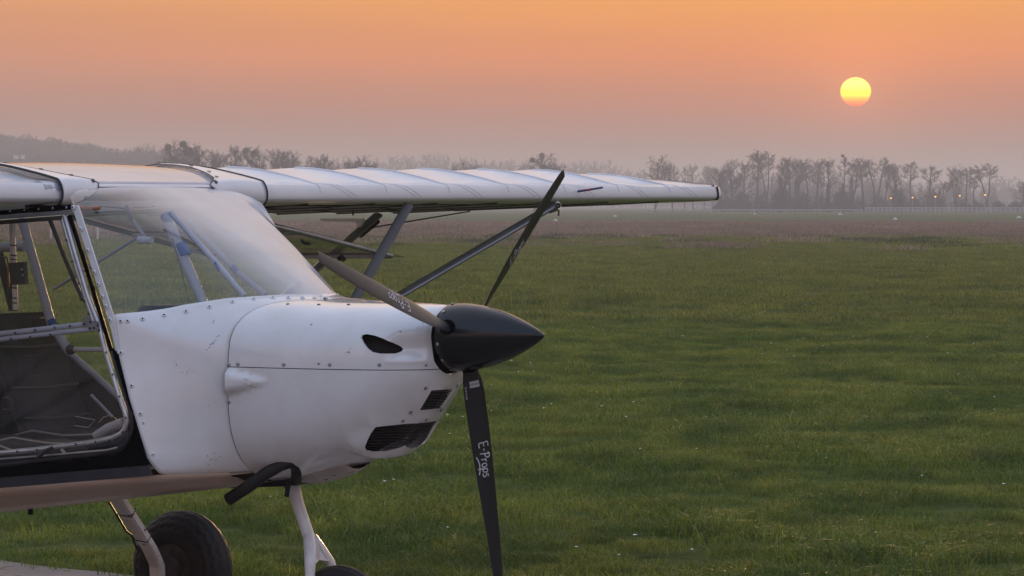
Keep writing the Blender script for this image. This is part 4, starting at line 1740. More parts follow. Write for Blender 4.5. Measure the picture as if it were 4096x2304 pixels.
# main gear: box section legs, low pressure tyres
GROOVES = [-1.25, -.85, -.45, 0, .45, .85, 1.25]
for s_ in (1, -1):
    def Y(p):
        return Vector((p[0], p[1] * s_, p[2]))
    a_ = pt(470, 2000, .14)
    a_ = pt(462, 1975, .44)
    b_ = pt(600, 2195, .74)
    c_ = pt(628, 2260, .80)
    d_ = Vector((c_.x - .01, .82, .16))
    path = [a_, b_.lerp(a_, .02), b_.lerp(c_, .55), c_, d_]
    V, F = [], []
    for i, p in enumerate(path):
        dirv = (path[min(i + 1, 4)] - path[max(i - 1, 0)]).normalized()
        ax = Vector((1, 0, 0))
        ax = (ax - dirv * ax.dot(dirv)).normalized()
        bx = dirv.cross(ax)
        w_, h_ = .030, .018
        for sa, sb in ((-1, -.6), (-.7, -1), (.7, -1), (1, -.6), (1, .6), (.7, 1), (-.7, 1), (-1, .6)):
            q = p + ax * sa * w_ + bx * sb * h_
            V.append(Y(q))
    F = grid_faces(5, 8, cv=True) + [tuple(range(8)), tuple(range(32, 40))[::-1]]
    leg = fix_normals(mesh('main_gear_leg', V, F, M_whitetube, PLANE, smooth=True, auto=25))
    wc = Y((pt(731, 2304, .94).x, .94, .222))
    W = wheel('main_wheel', wc, .137, .085, PLANE, GROOVES, True)
    # brake line tied along the leg
    hose = [Y(p_) for p_ in (pt(436, 2010, .46), pt(470, 2065, .55), pt(505, 2125, .62), pt(525, 2140, .65), pt(545, 2190, .72), pt(566, 2205, .75), pt(580, 2240, .78))]
    tube('brake_hose', hose, .0045, M_hole, leg, 8)
    for tq in (.32, .78):
        pc = a_.lerp(b_, tq)
        dv = (b_ - a_).normalized()
        ax = (Vector((1, 0, 0)) - dv * dv.x).normalized()
        bx = dv.cross(ax)
        loop = [pc + ax * (sa * .0315) + bx * (sb * .0195) for sa, sb in ((-1, -1), (1, -1), (1, 1), (-1, 1), (-1, -1))]
        tube('cable_tie', [Y(p_) for p_ in loop], .0022, M_hole, leg, 6)
    V, F = tube_geo([Y((wc.x, .82, wc.z)), Y((wc.x, .88, wc.z))], .060, 24)
    mesh('brake_disc', V, F, M_rim, leg, smooth=True, auto=40)

# ---- exhaust and lower cowl details
ex = [pt(913, 1998, -.30), pt(985, 1952, -.29), pt(1065, 1893, -.27), pt(1120, 1862, -.25), pt(1158, 1850, -.23), pt(1180, 1862, -.20), pt(1186, 1895, -.16), pt(1180, 1925, -.10)]
V, F = tube_geo(ex, [.0195, .0195, .0192, .0188, .0182, .017, .016, .015], 20)
exh = mesh('exhaust_pipe', V, F[:-2] + [F[-1]], M_exhaust, PLANE, smooth=True, auto=50)
so = exh.modifiers.new('s', 'SOLIDIFY')
so.thickness = .002
V, F = bar_geo(pt(1163, 1880, -.14), pt(1146, 1986, -.10), .016, .004, (1, .3, 0))
mesh('rubber_flap', V, F, M_hole, PLANE)
V, F = bar_geo(pt(1135, 1905, -.08), pt(1150, 1968, -.06), .012, .004, (1, .3, 0))
mesh('rubber_flap', V, F, M_exhaust, PLANE)
# dark recess under the cowling where the nose leg enters, and the worn chin panel
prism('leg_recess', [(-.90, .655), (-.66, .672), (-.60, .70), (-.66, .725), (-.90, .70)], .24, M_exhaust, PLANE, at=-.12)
ch = []
for x in np.linspace(-.66, -.44, 9):
    z = float(np.interp(x, [-.66, -.6, -.5, -.44, -.40], [.682, .684, .708, .738, .752]))
    for y in np.linspace(-.20, .20, 9):
        ch.append((x, y * (1 - .35 * (x + .66) / .26), z - .004 + .075 * (abs(y) / .2) ** 2))
chin = mesh('chin_panel', ch, grid_faces(9, 9), M_belly_edge, PLANE, smooth=True)
so = chin.modifiers.new('s', 'SOLIDIFY')
so.thickness = .004
# drain under the belly
V, F = box_geo(pt(122, 2046, -.2), (.016, .010, .022))
mesh('belly_drain', V, F, M_exhaust, PLANE)

# fuselage behind the cabin, tapering to the tail (out of the photo's frame)
FT = []
for x, hw, zt, zb in ((-2.6, .52, 1.60, .44), (-3.4, .36, 1.35, .52), (-4.4, .18, 1.08, .66), (-5.2, .06, .98, .78)):
    for k in range(20):
        a = 2 * math.pi * k / 20
        zc = (zt + zb) / 2
        FT.append((x, hw * abs(math.sin(a)) ** .7 * (1 if math.sin(a) > 0 else -1), zc + (zt - zb) / 2 * abs(math.cos(a)) ** .7 * (1 if math.cos(a) > 0 else -1)))
fix_normals(mesh('tail_fuselage', FT, grid_faces(4, 20, cv=True) + [tuple(range(60, 80))], M_fabric, PLANE, smooth=True, auto=50))

# ------------------------------------------------------------------ grass
def blade_clump(seed, n, radius, h, w, lean, bend=1.0):
    rnd = random.Random(seed)
    V, F = [], []
    for _ in range(n):
        r = radius * math.sqrt(rnd.random())
        t = rnd.random() * 2 * math.pi
        x, y = r * math.cos(t), r * math.sin(t)
        hh = h * (.45 + .75 * rnd.random()) * (1.0 - .35 * (r / radius) ** 2)
        a = rnd.random() * 2 * math.pi
        dx, dy = math.cos(a), math.sin(a)
        ln = lean * (.2 + rnd.random()) * hh
        ww = w * (.6 + .8 * rnd.random())
        fa = rnd.random() * math.pi
        px, py = math.cos(fa) * ww / 2, math.sin(fa) * ww / 2
        b = len(V)
        V += [(x - px, y - py, -.01), (x + px, y + py, -.01),
              (x + dx * ln * .35 - px * .8, y + dy * ln * .35 - py * .8, hh * .6), (x + dx * ln * .35 + px * .8, y + dy * ln * .35 + py * .8, hh * .6),
              (x + dx * ln * bend, y + dy * ln * bend, hh * (1 - .25 * lean * rnd.random()))]
        F += [(b, b + 1, b + 3, b + 2), (b + 2, b + 3, b + 4)]
    return V, F


def grass_material(name, dark, mid, light, brown, brown_cut):
    m_ = bpy.data.materials.new(name)
    m_.use_nodes = True
    nt = m_.node_tree
    N, L = nt.nodes, nt.links
    b = N['Principled BSDF']
    b.inputs['Roughness'].default_value = .55
    b.inputs['Specular IOR Level'].default_value = .35
    g = N.new('ShaderNodeNewGeometry')
    oi = N.new('ShaderNodeObjectInfo')

    def noise(scale, vec=(1, 1, 1)):
        mp = N.new('ShaderNodeMapping')
        mp.inputs['Scale'].default_value = vec
        L.new(g.outputs['Position'], mp.inputs[0])
        n = N.new('ShaderNodeTexNoise')
        n.inputs['Scale'].default_value = scale
        n.inputs['Detail'].default_value = 4
        L.new(mp.outputs[0], n.inputs['Vector'])
        return n.outputs[0]

    def rng(v, a, c):
        n = N.new('ShaderNodeMapRange')
        n.interpolation_type = 'SMOOTHSTEP'
        L.new(v, n.inputs[0])
        n.inputs[1].default_value = a
        n.inputs[2].default_value = c
        return n.outputs[0]

    def mix(f, a, c):
        n = N.new('ShaderNodeMix')
        n.data_type = 'RGBA'
        L.new(f, n.inputs[0])
        for i, v in ((6, a), (7, c)):
            if isinstance(v, tuple):
                n.inputs[i].default_value = (*v, 1)
            else:
                L.new(v, n.inputs[i])
        return n.outputs[2]

    c = mix(rng(noise(.9, (1, .6, 0)), .36, .64), dark, mid)
    c = mix(rng(noise(2.3, (1, .8, 0)), .52, .72), c, light)
    c = mix(rng(noise(70, (1, 1, .2)), brown_cut, brown_cut + .1), c, brown)
    nb = N.new('ShaderNodeMapRange')
    L.new(noise(55, (1, 1, .1)), nb.inputs[0])
    nb.inputs[1].default_value = .3
    nb.inputs[2].default_value = .7
    nb.inputs[3].default_value = .45
    nb.inputs[4].default_value = 1.6
    hv = N.new('ShaderNodeHueSaturation')
    mr = N.new('ShaderNodeMapRange')
    mr.inputs[3].default_value = .75
    mr.inputs[4].default_value = 1.25
    L.new(oi.outputs['Random'], mr.inputs[0])
    mv = N.new('ShaderNodeMath')
    mv.operation = 'MULTIPLY'
    L.new(mr.outputs[0], mv.inputs[0])
    L.new(nb.outputs[0], mv.inputs[1])
    L.new(mv.outputs[0], hv.inputs['Value'])
    L.new(c, hv.inputs['Color'])
    L.new(hv.outputs[0], b.inputs['Base Color'])
    t = N.new('ShaderNodeBsdfTranslucent')
    L.new(hv.outputs[0], t.inputs[0])
    mx = N.new('ShaderNodeMixShader')
    mx.inputs[0].default_value = .38
    L.new(b.outputs[0], mx.inputs[1])
    L.new(t.outputs[0], mx.inputs[2])
    L.new(mx.outputs[0], N['Material Output'].inputs[0])
    return m_


M_grass = grass_material('meadow_grass', (.074, .128, .018), (.155, .200, .030), (.220, .240, .040), (.27, .22, .10), .62)
M_grass_mid = grass_material('meadow_grass_distant', (.110, .144, .030), (.165, .188, .038), (.200, .205, .046), (.23, .195, .085), .68)
M_dry = grass_material('tall_dry_grass', (.195, .160, .130), (.235, .192, .158), (.185, .165, .115), (.16, .145, .09), .60)


def scatter(name, pts, variants, smin, smax, label, cat, seed):
    """instances of small clump meshes on given points (geometry nodes)"""
    coll = bpy.data.collections.new(name + '_clumps')
    for i, (V, F, m_) in enumerate(variants):
        me = bpy.data.meshes.new(name + '_clump')
        me.from_pydata(V, [], F)
        me.materials.append(m_)
        coll.objects.link(bpy.data.objects.new(name + '_clump', me))
    me = bpy.data.meshes.new(name)
    me.from_pydata([p[:3] for p in pts], [], [])
    at = me.attributes.new('size', 'FLOAT', 'POINT')
    at.data.foreach_set('value', [p[3] for p in pts])
    o = link(bpy.data.objects.new(name, me))
    ng = bpy.data.node_groups.new(name + '_scatter', 'GeometryNodeTree')
    ng.interface.new_socket('Geometry', in_out='INPUT', socket_type='NodeSocketGeometry')
    ng.interface.new_socket('Geometry', in_out='OUTPUT', socket_type='NodeSocketGeometry')
    N, L = ng.nodes, ng.links
    gi, go = N.new('NodeGroupInput'), N.new('NodeGroupOutput')
    ci = N.new('GeometryNodeCollectionInfo')
    ci.inputs['Collection'].default_value = coll
    ci.inputs['Separate Children'].default_value = True
    ci.inputs['Reset Children'].default_value = True
    ip = N.new('GeometryNodeInstanceOnPoints')
    ip.inputs['Pick Instance'].default_value = True
    rv = N.new('FunctionNodeRandomValue')
    rv.data_type = 'FLOAT_VECTOR'
    rv.inputs[0].default_value = (-.05, -.05, 0)
    rv.inputs[1].default_value = (.05, .05, 6.283)
    rv.inputs['Seed'].default_value = seed
    na = N.new('GeometryNodeInputNamedAttribute')
    na.data_type = 'FLOAT'
    na.inputs[0].default_value = 'size'
    L.new(gi.outputs[0], ip.inputs['Points'])
    L.new(ci.outputs[0], ip.inputs['Instance'])
    L.new(rv.outputs[0], ip.inputs['Rotation'])
    L.new(na.outputs[0], ip.inputs['Scale'])
    L.new(ip.outputs[0], go.inputs[0])
    md = o.modifiers.new('scatter', 'NODES')
    md.node_group = ng
    tag(o, label, cat, kind='stuff')
    return o


rg = random.Random(11)


def field_points(d0, d1, per_m2, margin, size):
    pts = []
    half = lambda d: .158 * d + margin
    d = d0
    area = (.158 * (d1 * d1 - d0 * d0) + 2 * margin * (d1 - d0))
    n = int(area * per_m2)
    while len(pts) < n:
        y = math.sqrt(rg.uniform(d0 * d0, d1 * d1))
        x = rg.uniform(-half(y), half(y))
        td = tarmac(x, y)
        if td > -.02:
            if not (td < .30 and rg.random() < .25 * (1 - td / .3)):
                continue
        nz = mnoise.noise(Vector((x * .9, y * .55, 2.2)))
        nz2 = mnoise.noise(Vector((x * .25, y * .16, 8.2)))
        s = size * (1 + .55 * nz + .35 * nz2) * rg.uniform(.75, 1.25)
        if rg.random() < .012:
            s *= 1.7
        hum = .07 * max(0, mnoise.noise(Vector((x * .8, y * .5, 3.3)))) if y < 60 else 0
        pts.append((x, y, hum, max(.6 * size, s)))
    return pts


near = [(*blade_clump(i, 150, .21, .052 + .008 * i, .0040, 1.5), M_grass) for i in range(5)]
scatter('meadow_grass', field_points(12.5, 46, 32, 2.6, 1.0), near, .7, 1.3, 'short uneven meadow grass beside the taxiway', 'grass', 1)
midc = [(*blade_clump(40 + i, 150, .55, .11, .011, .9), M_grass_mid) for i in range(4)]
scatter('field_grass', field_points(44, 185, 3.0, 3, 1.0), midc, .7, 1.3, 'mown green airfield grass in the middle distance', 'grass', 2)
dryc = [(*blade_clump(80 + i, 130, 1.3, .30, .035, .7), M_dry) for i in range(3)]
dp = []
for (x, y, z, s) in field_points(105, 318, 1.0, 10, 1.0):
    e = 20 * mnoise.noise(Vector((x * .05, y * .02, 5.5)))
    if rg.random() > sstep(100, 205, y + e) ** 1.6 * (1 - sstep(270, 318, y + e * .4)) * (.55 + .9 * mnoise.noise(Vector((x * .03, y * .03, 9.9)))):
        continue
    dp.append((x, y, z, s * .85))
scatter('dry_grass', dp, dryc, .7, 1.3, 'brown strip of tall dry grass across the airfield', 'grass', 3)
# darker low weeds along the front of the dry strip
M_weed = grass_material('dark_weeds', (.045, .065, .025), (.065, .085, .035), (.07, .085, .03), (.11, .10, .06), .62)
weedc = [(*blade_clump(120 + i, 140, 1.1, .26, .03, .9), M_weed) for i in range(2)]
wp = []
for _ in range(420):
    y = rg.gauss(150, 13)
    x = rg.uniform(-.16 * y - 5, .16 * y + 5)
    if mnoise.noise(Vector((x * .16, y * .05, 4.4))) > .12:
        wp.append((x, y, 0, rg.uniform(.6, 1.2)))
scatter('low_weeds', wp, weedc, .7, 1.3, 'dark green weeds along the near edge of the dry grass', 'weeds', 4)

# daisies: far too many and small to pick out singly
M_daisy = mat('daisy_petals', (.78, .78, .74), .6)


def daisy():
    V, F = [], []
    for k in range(7):
        t = 2 * math.pi * k / 7
        V.append((.009 * math.cos(t), .009 * math.sin(t), .052 + .002 * (k % 2)))
    V.append((0, 0, .056))
    F = [(k, (k + 1) % 7, 7) for k in range(7)]
    V += [(-.0012, 0, 0), (.0012, 0, 0), (.0012, 0, .053), (-.0012, 0, .053)]
    return V[:8], F


dpts = []
while len(dpts) < 520:
    y = math.sqrt(rg.uniform(15 ** 2, 62 ** 2))
    x = rg.uniform(-.16 * y, .16 * y + 1)
    if tarmac(x, y) > -.1:
        continue
    if mnoise.noise(Vector((x * .35, y * .2, 6.1))) < -.05 and rg.random() < .85:
        continue
    dpts.append((x, y, 0, rg.uniform(.7, 1.25)))
scatter('daisies', dpts, [(*daisy(), M_daisy)], .7, 1.2, 'tiny white daisies scattered through the grass', 'flowers', 5)

# ------------------------------------------------------------------ trees
M_bark = mat('bare_bark', (.050, .044, .040), .9, var=.3, var_scale=2)
M_twig = mat('bare_twigs', (.055, .046, .042), .9)
M_ivy = mat('dark_ivy', (.020, .028, .014), .8, var=.4, var_scale=3)
M_mistle = mat('mistletoe', (.035, .045, .018), .8)
M_bush = mat('bare_scrub', (.040, .036, .030), .9, var=.4, var_scale=1)


def prism_seg(V, F, a, b, ra, rb, seg=3):
    d = (b - a)
    if d.length < 1e-5:
        return
    d.normalize()
    u = d.orthogonal().normalized()
    w = d.cross(u)
    n = len(V)
    for p, r in ((a, ra), (b, rb)):
        for k in range(seg):
            t = 2 * math.pi * k / seg
            V.append(p + u * (r * math.cos(t)) + w * (r * math.sin(t)))
    for k in range(seg):
        F.append((n + k, n + (k + 1) % seg, n + seg + (k + 1) % seg, n + seg + k))


def gen_tree(seed, H, base, spread, n1, lean=.0, up=.5, trunk_r=.22, fork=0, twig=.045, n2=7, n3=5, n4=2):
    """bare winter tree: trunk and limbs in one mesh, branches and twigs in another"""
    rnd = random.Random(seed)
    TV, TF, BV_, BF_ = [], [], [], []
    ends = []

    def walk(p, d, length, r, nseg, wob, V, F, seg=5, r_end=.35, lift=0):
        P = [p]
        for i in range(nseg):
            d = (d + Vector((rnd.uniform(-wob, wob), rnd.uniform(-wob, wob), rnd.uniform(-wob, wob) * .5 + lift))).normalized()
            q = P[-1] + d * (length / nseg)
            k0, k1 = i / nseg, (i + 1) / nseg
            prism_seg(V, F, P[-1], q, r * (1 - (1 - r_end) * k0), r * (1 - (1 - r_end) * k1), seg)
            P.append(q)
        return P, d

    trunks = []
    if fork:
        for k in range(fork):
            a = rnd.random() * 6.28
            P, d = walk(Vector((rnd.uniform(-.4, .4), rnd.uniform(-.4, .4), -.3)), Vector((math.cos(a) * .16, math.sin(a) * .16, 1)).normalized(), H * rnd.uniform(.78, .95), trunk_r * .8, 9, .07, TV, TF, 6)
            trunks.append(P)
    else:
        P, d = walk(Vector((0, 0, -.3)), Vector((lean, 0, 1)).normalized(), H * .90, trunk_r, 9, .07, TV, TF, 6)
        trunks.append(P)

    for P in trunks:
        nn = max(3, n1 // len(trunks))
        for k in range(nn):
            f = base + (1 - base) * ((k + .5) / nn) ** .85
            x = f * (len(P) - 1)
            i = min(len(P) - 2, int(x))
            p = P[i].lerp(P[i + 1], x - i)
            a = k * 2.4 + rnd.uniform(-.6, .6)
            shape = math.sin(math.pi * min(1, .25 + .75 * (f - base) / (1 - base + 1e-6))) ** .7
            ln = spread * (.40 + .75 * shape) * rnd.uniform(.75, 1.2)
            d = Vector((math.cos(a), math.sin(a), up + rnd.uniform(-.2, .5))).normalized()
            Q, d1 = walk(p, d, ln, trunk_r * .34 * (1.15 - .5 * f), 5, .22, TV, TF, 4, .4, .06)
            for j in range(n2):
                g = .25 + .75 * (j + rnd.random() * .8) / n2
                g = min(.99, g)
                xx = g * (len(Q) - 1)
                ii = min(len(Q) - 2, int(xx))
                pp = Q[ii].lerp(Q[ii + 1], xx - ii)
                b = Vector((rnd.gauss(0, 1), rnd.gauss(0, 1), rnd.gauss(.35, .6)))
                b = (b.normalized() + d1 * .7).normalized()
                l2 = ln * rnd.uniform(.28, .5)
                S, d2 = walk(pp, b, l2, twig * 1.6, 3, .35, BV_, BF_, 3, .5, .05)
                for m_ in range(n3):
                    s0 = S[rnd.randint(1, 3)]
                    b2 = (Vector((rnd.gauss(0, 1), rnd.gauss(0, 1), rnd.gauss(.3, .7))).normalized() + d2 * .5).normalized()
                    l3 = l2 * rnd.uniform(.35, .7)
                    e = s0 + b2 * l3
                    prism_seg(BV_, BF_, s0, e, twig, twig * .5, 3)
                    for q_ in range(n4):
                        b3 = (Vector((rnd.gauss(0, 1), rnd.gauss(0, 1), rnd.gauss(.1, .6))).normalized() + b2 * .6).normalized()
                        s1 = s0.lerp(e, rnd.uniform(.4, 1))
                        prism_seg(BV_, BF_, s1, s1 + b3 * l3 * rnd.uniform(.4, .8), twig * .8, twig * .4, 3)
                ends.append(S[-1])
    return (TV, TF), (BV_, BF_), ends, trunks


def to_mesh(name, VF, m_, smooth=False):
    me = bpy.data.meshes.new(name)
    me.from_pydata([tuple(p) for p in VF[0]], [], VF[1])
    me.materials.append(m_)
    if smooth:
        me.polygons.foreach_set('use_smooth', [True] * len(me.polygons))
    return me


def leaf_ball(seed, r, n, size, squash=1.0, hollow=.3):
    rnd = random.Random(seed)
    V, F = [], []
    for _ in range(n):
        d = Vector((rnd.gauss(0, 1), rnd.gauss(0, 1), rnd.gauss(0, 1))).normalized()
        p = d * r * (hollow + (1 - hollow) * rnd.random() ** .5)
        p.z *= squash
        a = Vector((rnd.gauss(0, 1), rnd.gauss(0, 1), rnd.gauss(0, 1))).normalized()
        b = a.orthogonal().normalized() * size * .4
        b.rotate(Matrix.Rotation(rnd.random() * 6.28, 3, a))
        a = (a + d * .8).normalized() * size * rnd.uniform(.6, 1.3)
        n0 = len(V)
        V += [p - b, p + b, p + a]
        F.append((n0, n0 + 1, n0 + 2))
    return V, F


def scrub(seed, w, h, n, size):
    rnd = random.Random(seed)
    V, F = [], []
    for _ in range(n):
        x = rnd.gauss(0, .40) * w
        k = max(.05, 1 - (abs(x) / (w * 1.05)) ** 2)
        k *= .72 + .75 * mnoise.noise(Vector((x * .9, seed * 3.1, 0))) + .35 * mnoise.noise(Vector((x * 3.1, seed * 1.7, 5)))
        z = h * max(.08, k) * rnd.random() ** .75 * (.85 + .3 * rnd.random())
        y = rnd.gauss(0, .3) * w
        p = Vector((x, y, z))
        a = Vector((rnd.gauss(0, .5), rnd.gauss(0, .5), rnd.uniform(.4, 1.2))).normalized() * size * rnd.uniform(.7, 1.8)
        b = a.orthogonal().normalized() * size * .22
        n0 = len(V)
        V += [p - b, p + b, p + a]
        F.append((n0, n0 + 1, n0 + 2))
    return V, F


MISTLE = [to_mesh('mistletoe_ball', leaf_ball(5 + i, 1.0, 420, .34, .95), M_mistle) for i in range(2)]
TALL, BROAD, THIN = [], [], []
for i in range(4):
    t = gen_tree(100 + i, 15, .48, 3.0, 15, lean=.03 * (i - 1.5), up=.55, trunk_r=.40, twig=.036)
    TALL.append((to_mesh('trunk', t[0], M_bark), to_mesh('crown', t[1], M_twig), t[2], t[3]))
for i in range(3):
    t = gen_tree(200 + i, 15, .28, 4.3, 22, up=.45, trunk_r=.42, fork=2 if i else 0, twig=.038)
    BROAD.append((to_mesh('trunk', t[0], M_bark), to_mesh('crown', t[1], M_twig), t[2], t[3]))
for i in range(3):
    t = gen_tree(300 + i, 15, .62, 2.5, 12, lean=.04 * (i - 1), up=.4, trunk_r=.34, fork=2 if i == 2 else 0, twig=.036)
    THIN.append((to_mesh('trunk', t[0], M_bark), to_mesh('crown', t[1], M_twig), t[2], t[3]))
IVY = []
for i in range(2):
    rnd_ = random.Random(70 + i)
    V, F = [], []
    for _ in range(700):
        z = rnd_.random() ** 1.2 * 9
        r = (.75 - .045 * z) * math.sqrt(rnd_.random()) + .12
        a = rnd_.random() * 6.28
        p = Vector((r * math.cos(a), r * math.sin(a), z))
        d = Vector((rnd_.gauss(0, 1), rnd_.gauss(0, 1), rnd_.gauss(0, 1))).normalized() * .36
        b = d.orthogonal().normalized() * .17
        n0 = len(V)
        V += [p - b, p + b, p + d]
        F.append((n0, n0 + 1, n0 + 2))
    IVY.append(to_mesh('ivy', (V, F), M_ivy))

TREE_G = 'bare winter trees beyond the airfield'


def place_tree(u, vtop, dist, kind, var, label, wide=1.0, ivy=False, mist=(), group=TREE_G, name='bare_tree'):
    if dist < 930:            # the nearest rows
        dist *= .80 if u < 1500 else .88
    x, y = gpos(u, d=dist)
    H = EYE + (HZ - vtop) * dist / FPX
    src = {'tall': TALL, 'broad': BROAD, 'thin': THIN}[kind][var]
    hmax = max(p[2] for p in (v.co for v in src[1].vertices)) if src[1].name not in HM else HM[src[1].name]
    HM[src[1].name] = hmax
    o = empty(name, (x, y, 0), (u * 1.37) % 6.28)
    s = H / hmax
    o.scale = (s * wide, s * wide, s)
    link(bpy.data.objects.new('trunk', src[0]), o)
    link(bpy.data.objects.new('crown', src[1]), o)
    if ivy:
        iv = link(bpy.data.objects.new('ivy', IVY[int(u) % 2]), o)
        iv.scale = (1.0, 1.0, 1.0 if ivy is True else ivy)
    for k, (fx, fz, r) in enumerate(mist):
        # hang the ball on the branch end nearest to the asked place
        rot = Matrix.Rotation((u * 1.37) % 6.28, 3, 'Z')
        want = Vector((fx / (s * wide), 0, fz * hmax))
        best = min(src[2], key=lambda e: ((rot @ e).x - want.x) ** 2 + (e.z - want.z) ** 2 + .2 * (rot @ e).y ** 2)
        mb = link(bpy.data.objects.new('mistletoe_ball', MISTLE[k % 2]), o)
        mb.location = best
        r *= .72
        mb.scale = (r / s / wide, r / s / wide, r / s)
    tag(o, label, 'tree', group)
    return o


HM = {}
# left group, above the near wing and the cabin roof
place_tree(520, 578, 1250, 'broad', 0, 'hazy bare tree at the foot of the wooded hill', 1.0)
place_tree(562, 572, 1250, 'tall', 1, 'hazy pointed bare tree just right of the hill foot', .9)
place_tree(606, 566, 1200, 'broad', 1, 'hazy round bare tree just left of the mistletoe trees', .9)
place_tree(675, 562, 900, 'broad', 2, 'bare tree with small mistletoe balls, left one of the mistletoe pair', .62, mist=((0, .93, 1.0), (-1.6, .62, 1.1), (1.0, .66, .8), (-2.2, .42, 1.2)))
place_tree(735, 552, 900, 'broad', 1, 'bare tree crowded with large dark mistletoe balls above the roof', .85, mist=((-.6, .97, 1.1), (.8, .82, 1.5), (2.4, .70, 1.1), (1.0, .62, 1.3), (3.0, .55, 1.2), (-.5, .5, 1.0)))
place_tree(790, 575, 905, 'tall', 0, 'slim bare tree just right of the tree crowded with mistletoe', .9)
place_tree(842, 592, 900, 'broad', 0, 'small lone bare tree over the middle of the cabin roof', .72)
place_tree(895, 606, 900, 'thin', 1, 'leaning thin bare tree with one low mistletoe ball', 1.0, mist=((1.0, .45, .8),))
place_tree(945, 575, 900, 'tall', 2, 'ivy covered bare tree above the far root fairing', .85, ivy=1.15)
place_tree(990, 578, 900, 'tall', 3, 'bare tree with two mistletoe balls beside the ivy covered one', .95, mist=((-.5, .9, .9), (1.2, .88, 1.0), (.8, .7, .7)))
place_tree(1040, 602, 905, 'broad', 2, 'low bare tree in the gap between mistletoe tree and wing hump', .6)
place_tree(1085, 590, 900, 'broad', 0, 'dense dark bare tree over the first hump of the wing', .8)
place_tree(1137, 588, 900, 'tall', 1, 'tall bare tree with one dark nest over the first wing hump', 1.1, mist=((.3, .80, .7),))
place_tree(1185, 612, 910, 'broad', 1, 'lower bare tree right of the nest tree', .65)
place_tree(1242, 620, 910, 'broad', 2, 'round bare tree over the second hump of the wing', .8)
place_tree(1290, 622, 920, 'tall', 2, 'slim bare tree right of the round one over the second hump', 1.0)
place_tree(1334, 612, 910, 'broad', 0, 'tallest bare tree over the dip after the second wing hump', .8)
place_tree(1385, 618, 910, 'broad', 1, 'broad bare tree second from the end of the dark row', .8)
place_tree(1436, 617, 905, 'broad', 2, 'broad spreading bare tree near the right end of the dark row', .8)
place_tree(1484, 636, 905, 'tall', 0, 'last low bare tree of the dark row before the pale wood', 1.1)
place_tree(1790, 655, 960, 'broad', 0, 'low dark bare bush tree left of the nest topped one', .9)
place_tree(1857, 640, 960, 'broad', 1, 'dark bare tree over the fourth hump with a small nest', .9, mist=((-.6, .9, .7),))
place_tree(1905, 655, 970, 'broad', 2, 'low rounded bare tree right of the fourth wing hump', .9)
place_tree(2138, 607, 900, 'broad', 0, 'big spreading bare tree with mistletoe left of the raised propeller blade', 1.0, mist=((-1.8, .95, .9), (1.8, .93, .9), (2.6, .72, 1.0), (3.2, .55, 1.1), (2.0, .58, .9)))
place_tree(2215, 640, 905, 'broad', 1, 'low bare tree behind the tip of the raised propeller blade', .7)
# around the wing tip
place_tree(2618, 617, 900, 'broad', 2, 'big lone round bare tree above the outer wing', .98)
place_tree(2690, 640, 905, 'broad', 0, 'lower bare tree leaning on the lone round one', .62)
place_tree(2738, 662, 1000, 'thin', 0, 'very thin pole like bare tree left of the wing tip', .6)
place_tree(2772, 648, 1150, 'tall', 0, 'pale hazy bare tree above the wing tip, left one', .8)
place_tree(2815, 656, 1150, 'tall', 3, 'pale hazy bare tree above the wing tip, middle one', .8)
place_tree(2850, 660, 1150, 'tall', 1, 'pale hazy bare tree above the wing tip, right one', .7)
ORD = ['first', 'second', 'third', 'fourth', 'fifth', 'sixth', 'seventh', 'eighth', 'ninth', 'tenth', 'eleventh', 'twelfth', 'thirteenth', 'fourteenth', 'fifteenth', 'sixteenth', 'seventeenth', 'eighteenth', 'nineteenth', 'twentieth', 'twenty-first', 'twenty-second', 'twenty-third', 'twenty-fourth', 'twenty-fifth', 'twenty-sixth']
grove = [(2895, 655, 'broad', 1, .7, 0), (2930, 631, 'broad', 0, .72, 0), (2975, 640, 'tall', 2, 1.0, 0), (3027, 592, 'tall', 0, .9, 0), (3068, 600, 'thin', 2, .85, 0), (3122, 621, 'tall', 3, 1.0, 1.0), (3160, 640, 'thin', 1, 1.0, 0),
         (3187, 623, 'tall', 1, 1.0, 1.0), (3232, 643, 'thin', 0, 1.1, 0), (3268, 632, 'tall', 2, .9, 0), (3312, 625, 'tall', 0, 1.05, .9), (3371, 618, 'thin', 0, .7, .8), (3406, 643, 'tall', 3, .9, 1.2), (3453, 626, 'thin', 1, 1.1, 0),
         (3503, 626, 'thin', 2, 1.1, 0), (3540, 647, 'tall', 1, .85, 0), (3582, 652, 'tall', 2, .95, 1.1), (3643, 640, 'thin', 0, 1.15, 0), (3717, 659, 'thin', 1, 1.2, 0), (3768, 720, 'thin', 2, 1.2, 0), (3822, 652, 'broad', 1, .62, 0), (3862, 668, 'thin', 1, 1.3, 0), (3895, 697, 'thin', 0, 1.2, 0), (3948, 650, 'thin', 2, 1.25, 0), (4085, 712, 'broad', 2, 1.25, 0)]
for i, (u, vt, kd, var, wd, iv) in enumerate(grove):
    ms = ((0, .985, .55),) if u == 3371 else (((1.6, .62, .8),) if u == 3453 else ())
    extra = ', topped by a nest' if u == 3371 else (', with one dark ball' if u == 3453 else (', ivy clad' if iv else ''))
    place_tree(u, vt, 900 + 14 * ((i * 7) % 5 - 2), kd, var, ORD[i] + ' bare tree from the wing tip in the right grove' + extra, wd, ivy=iv, mist=ms, group='trees of the right hand grove')

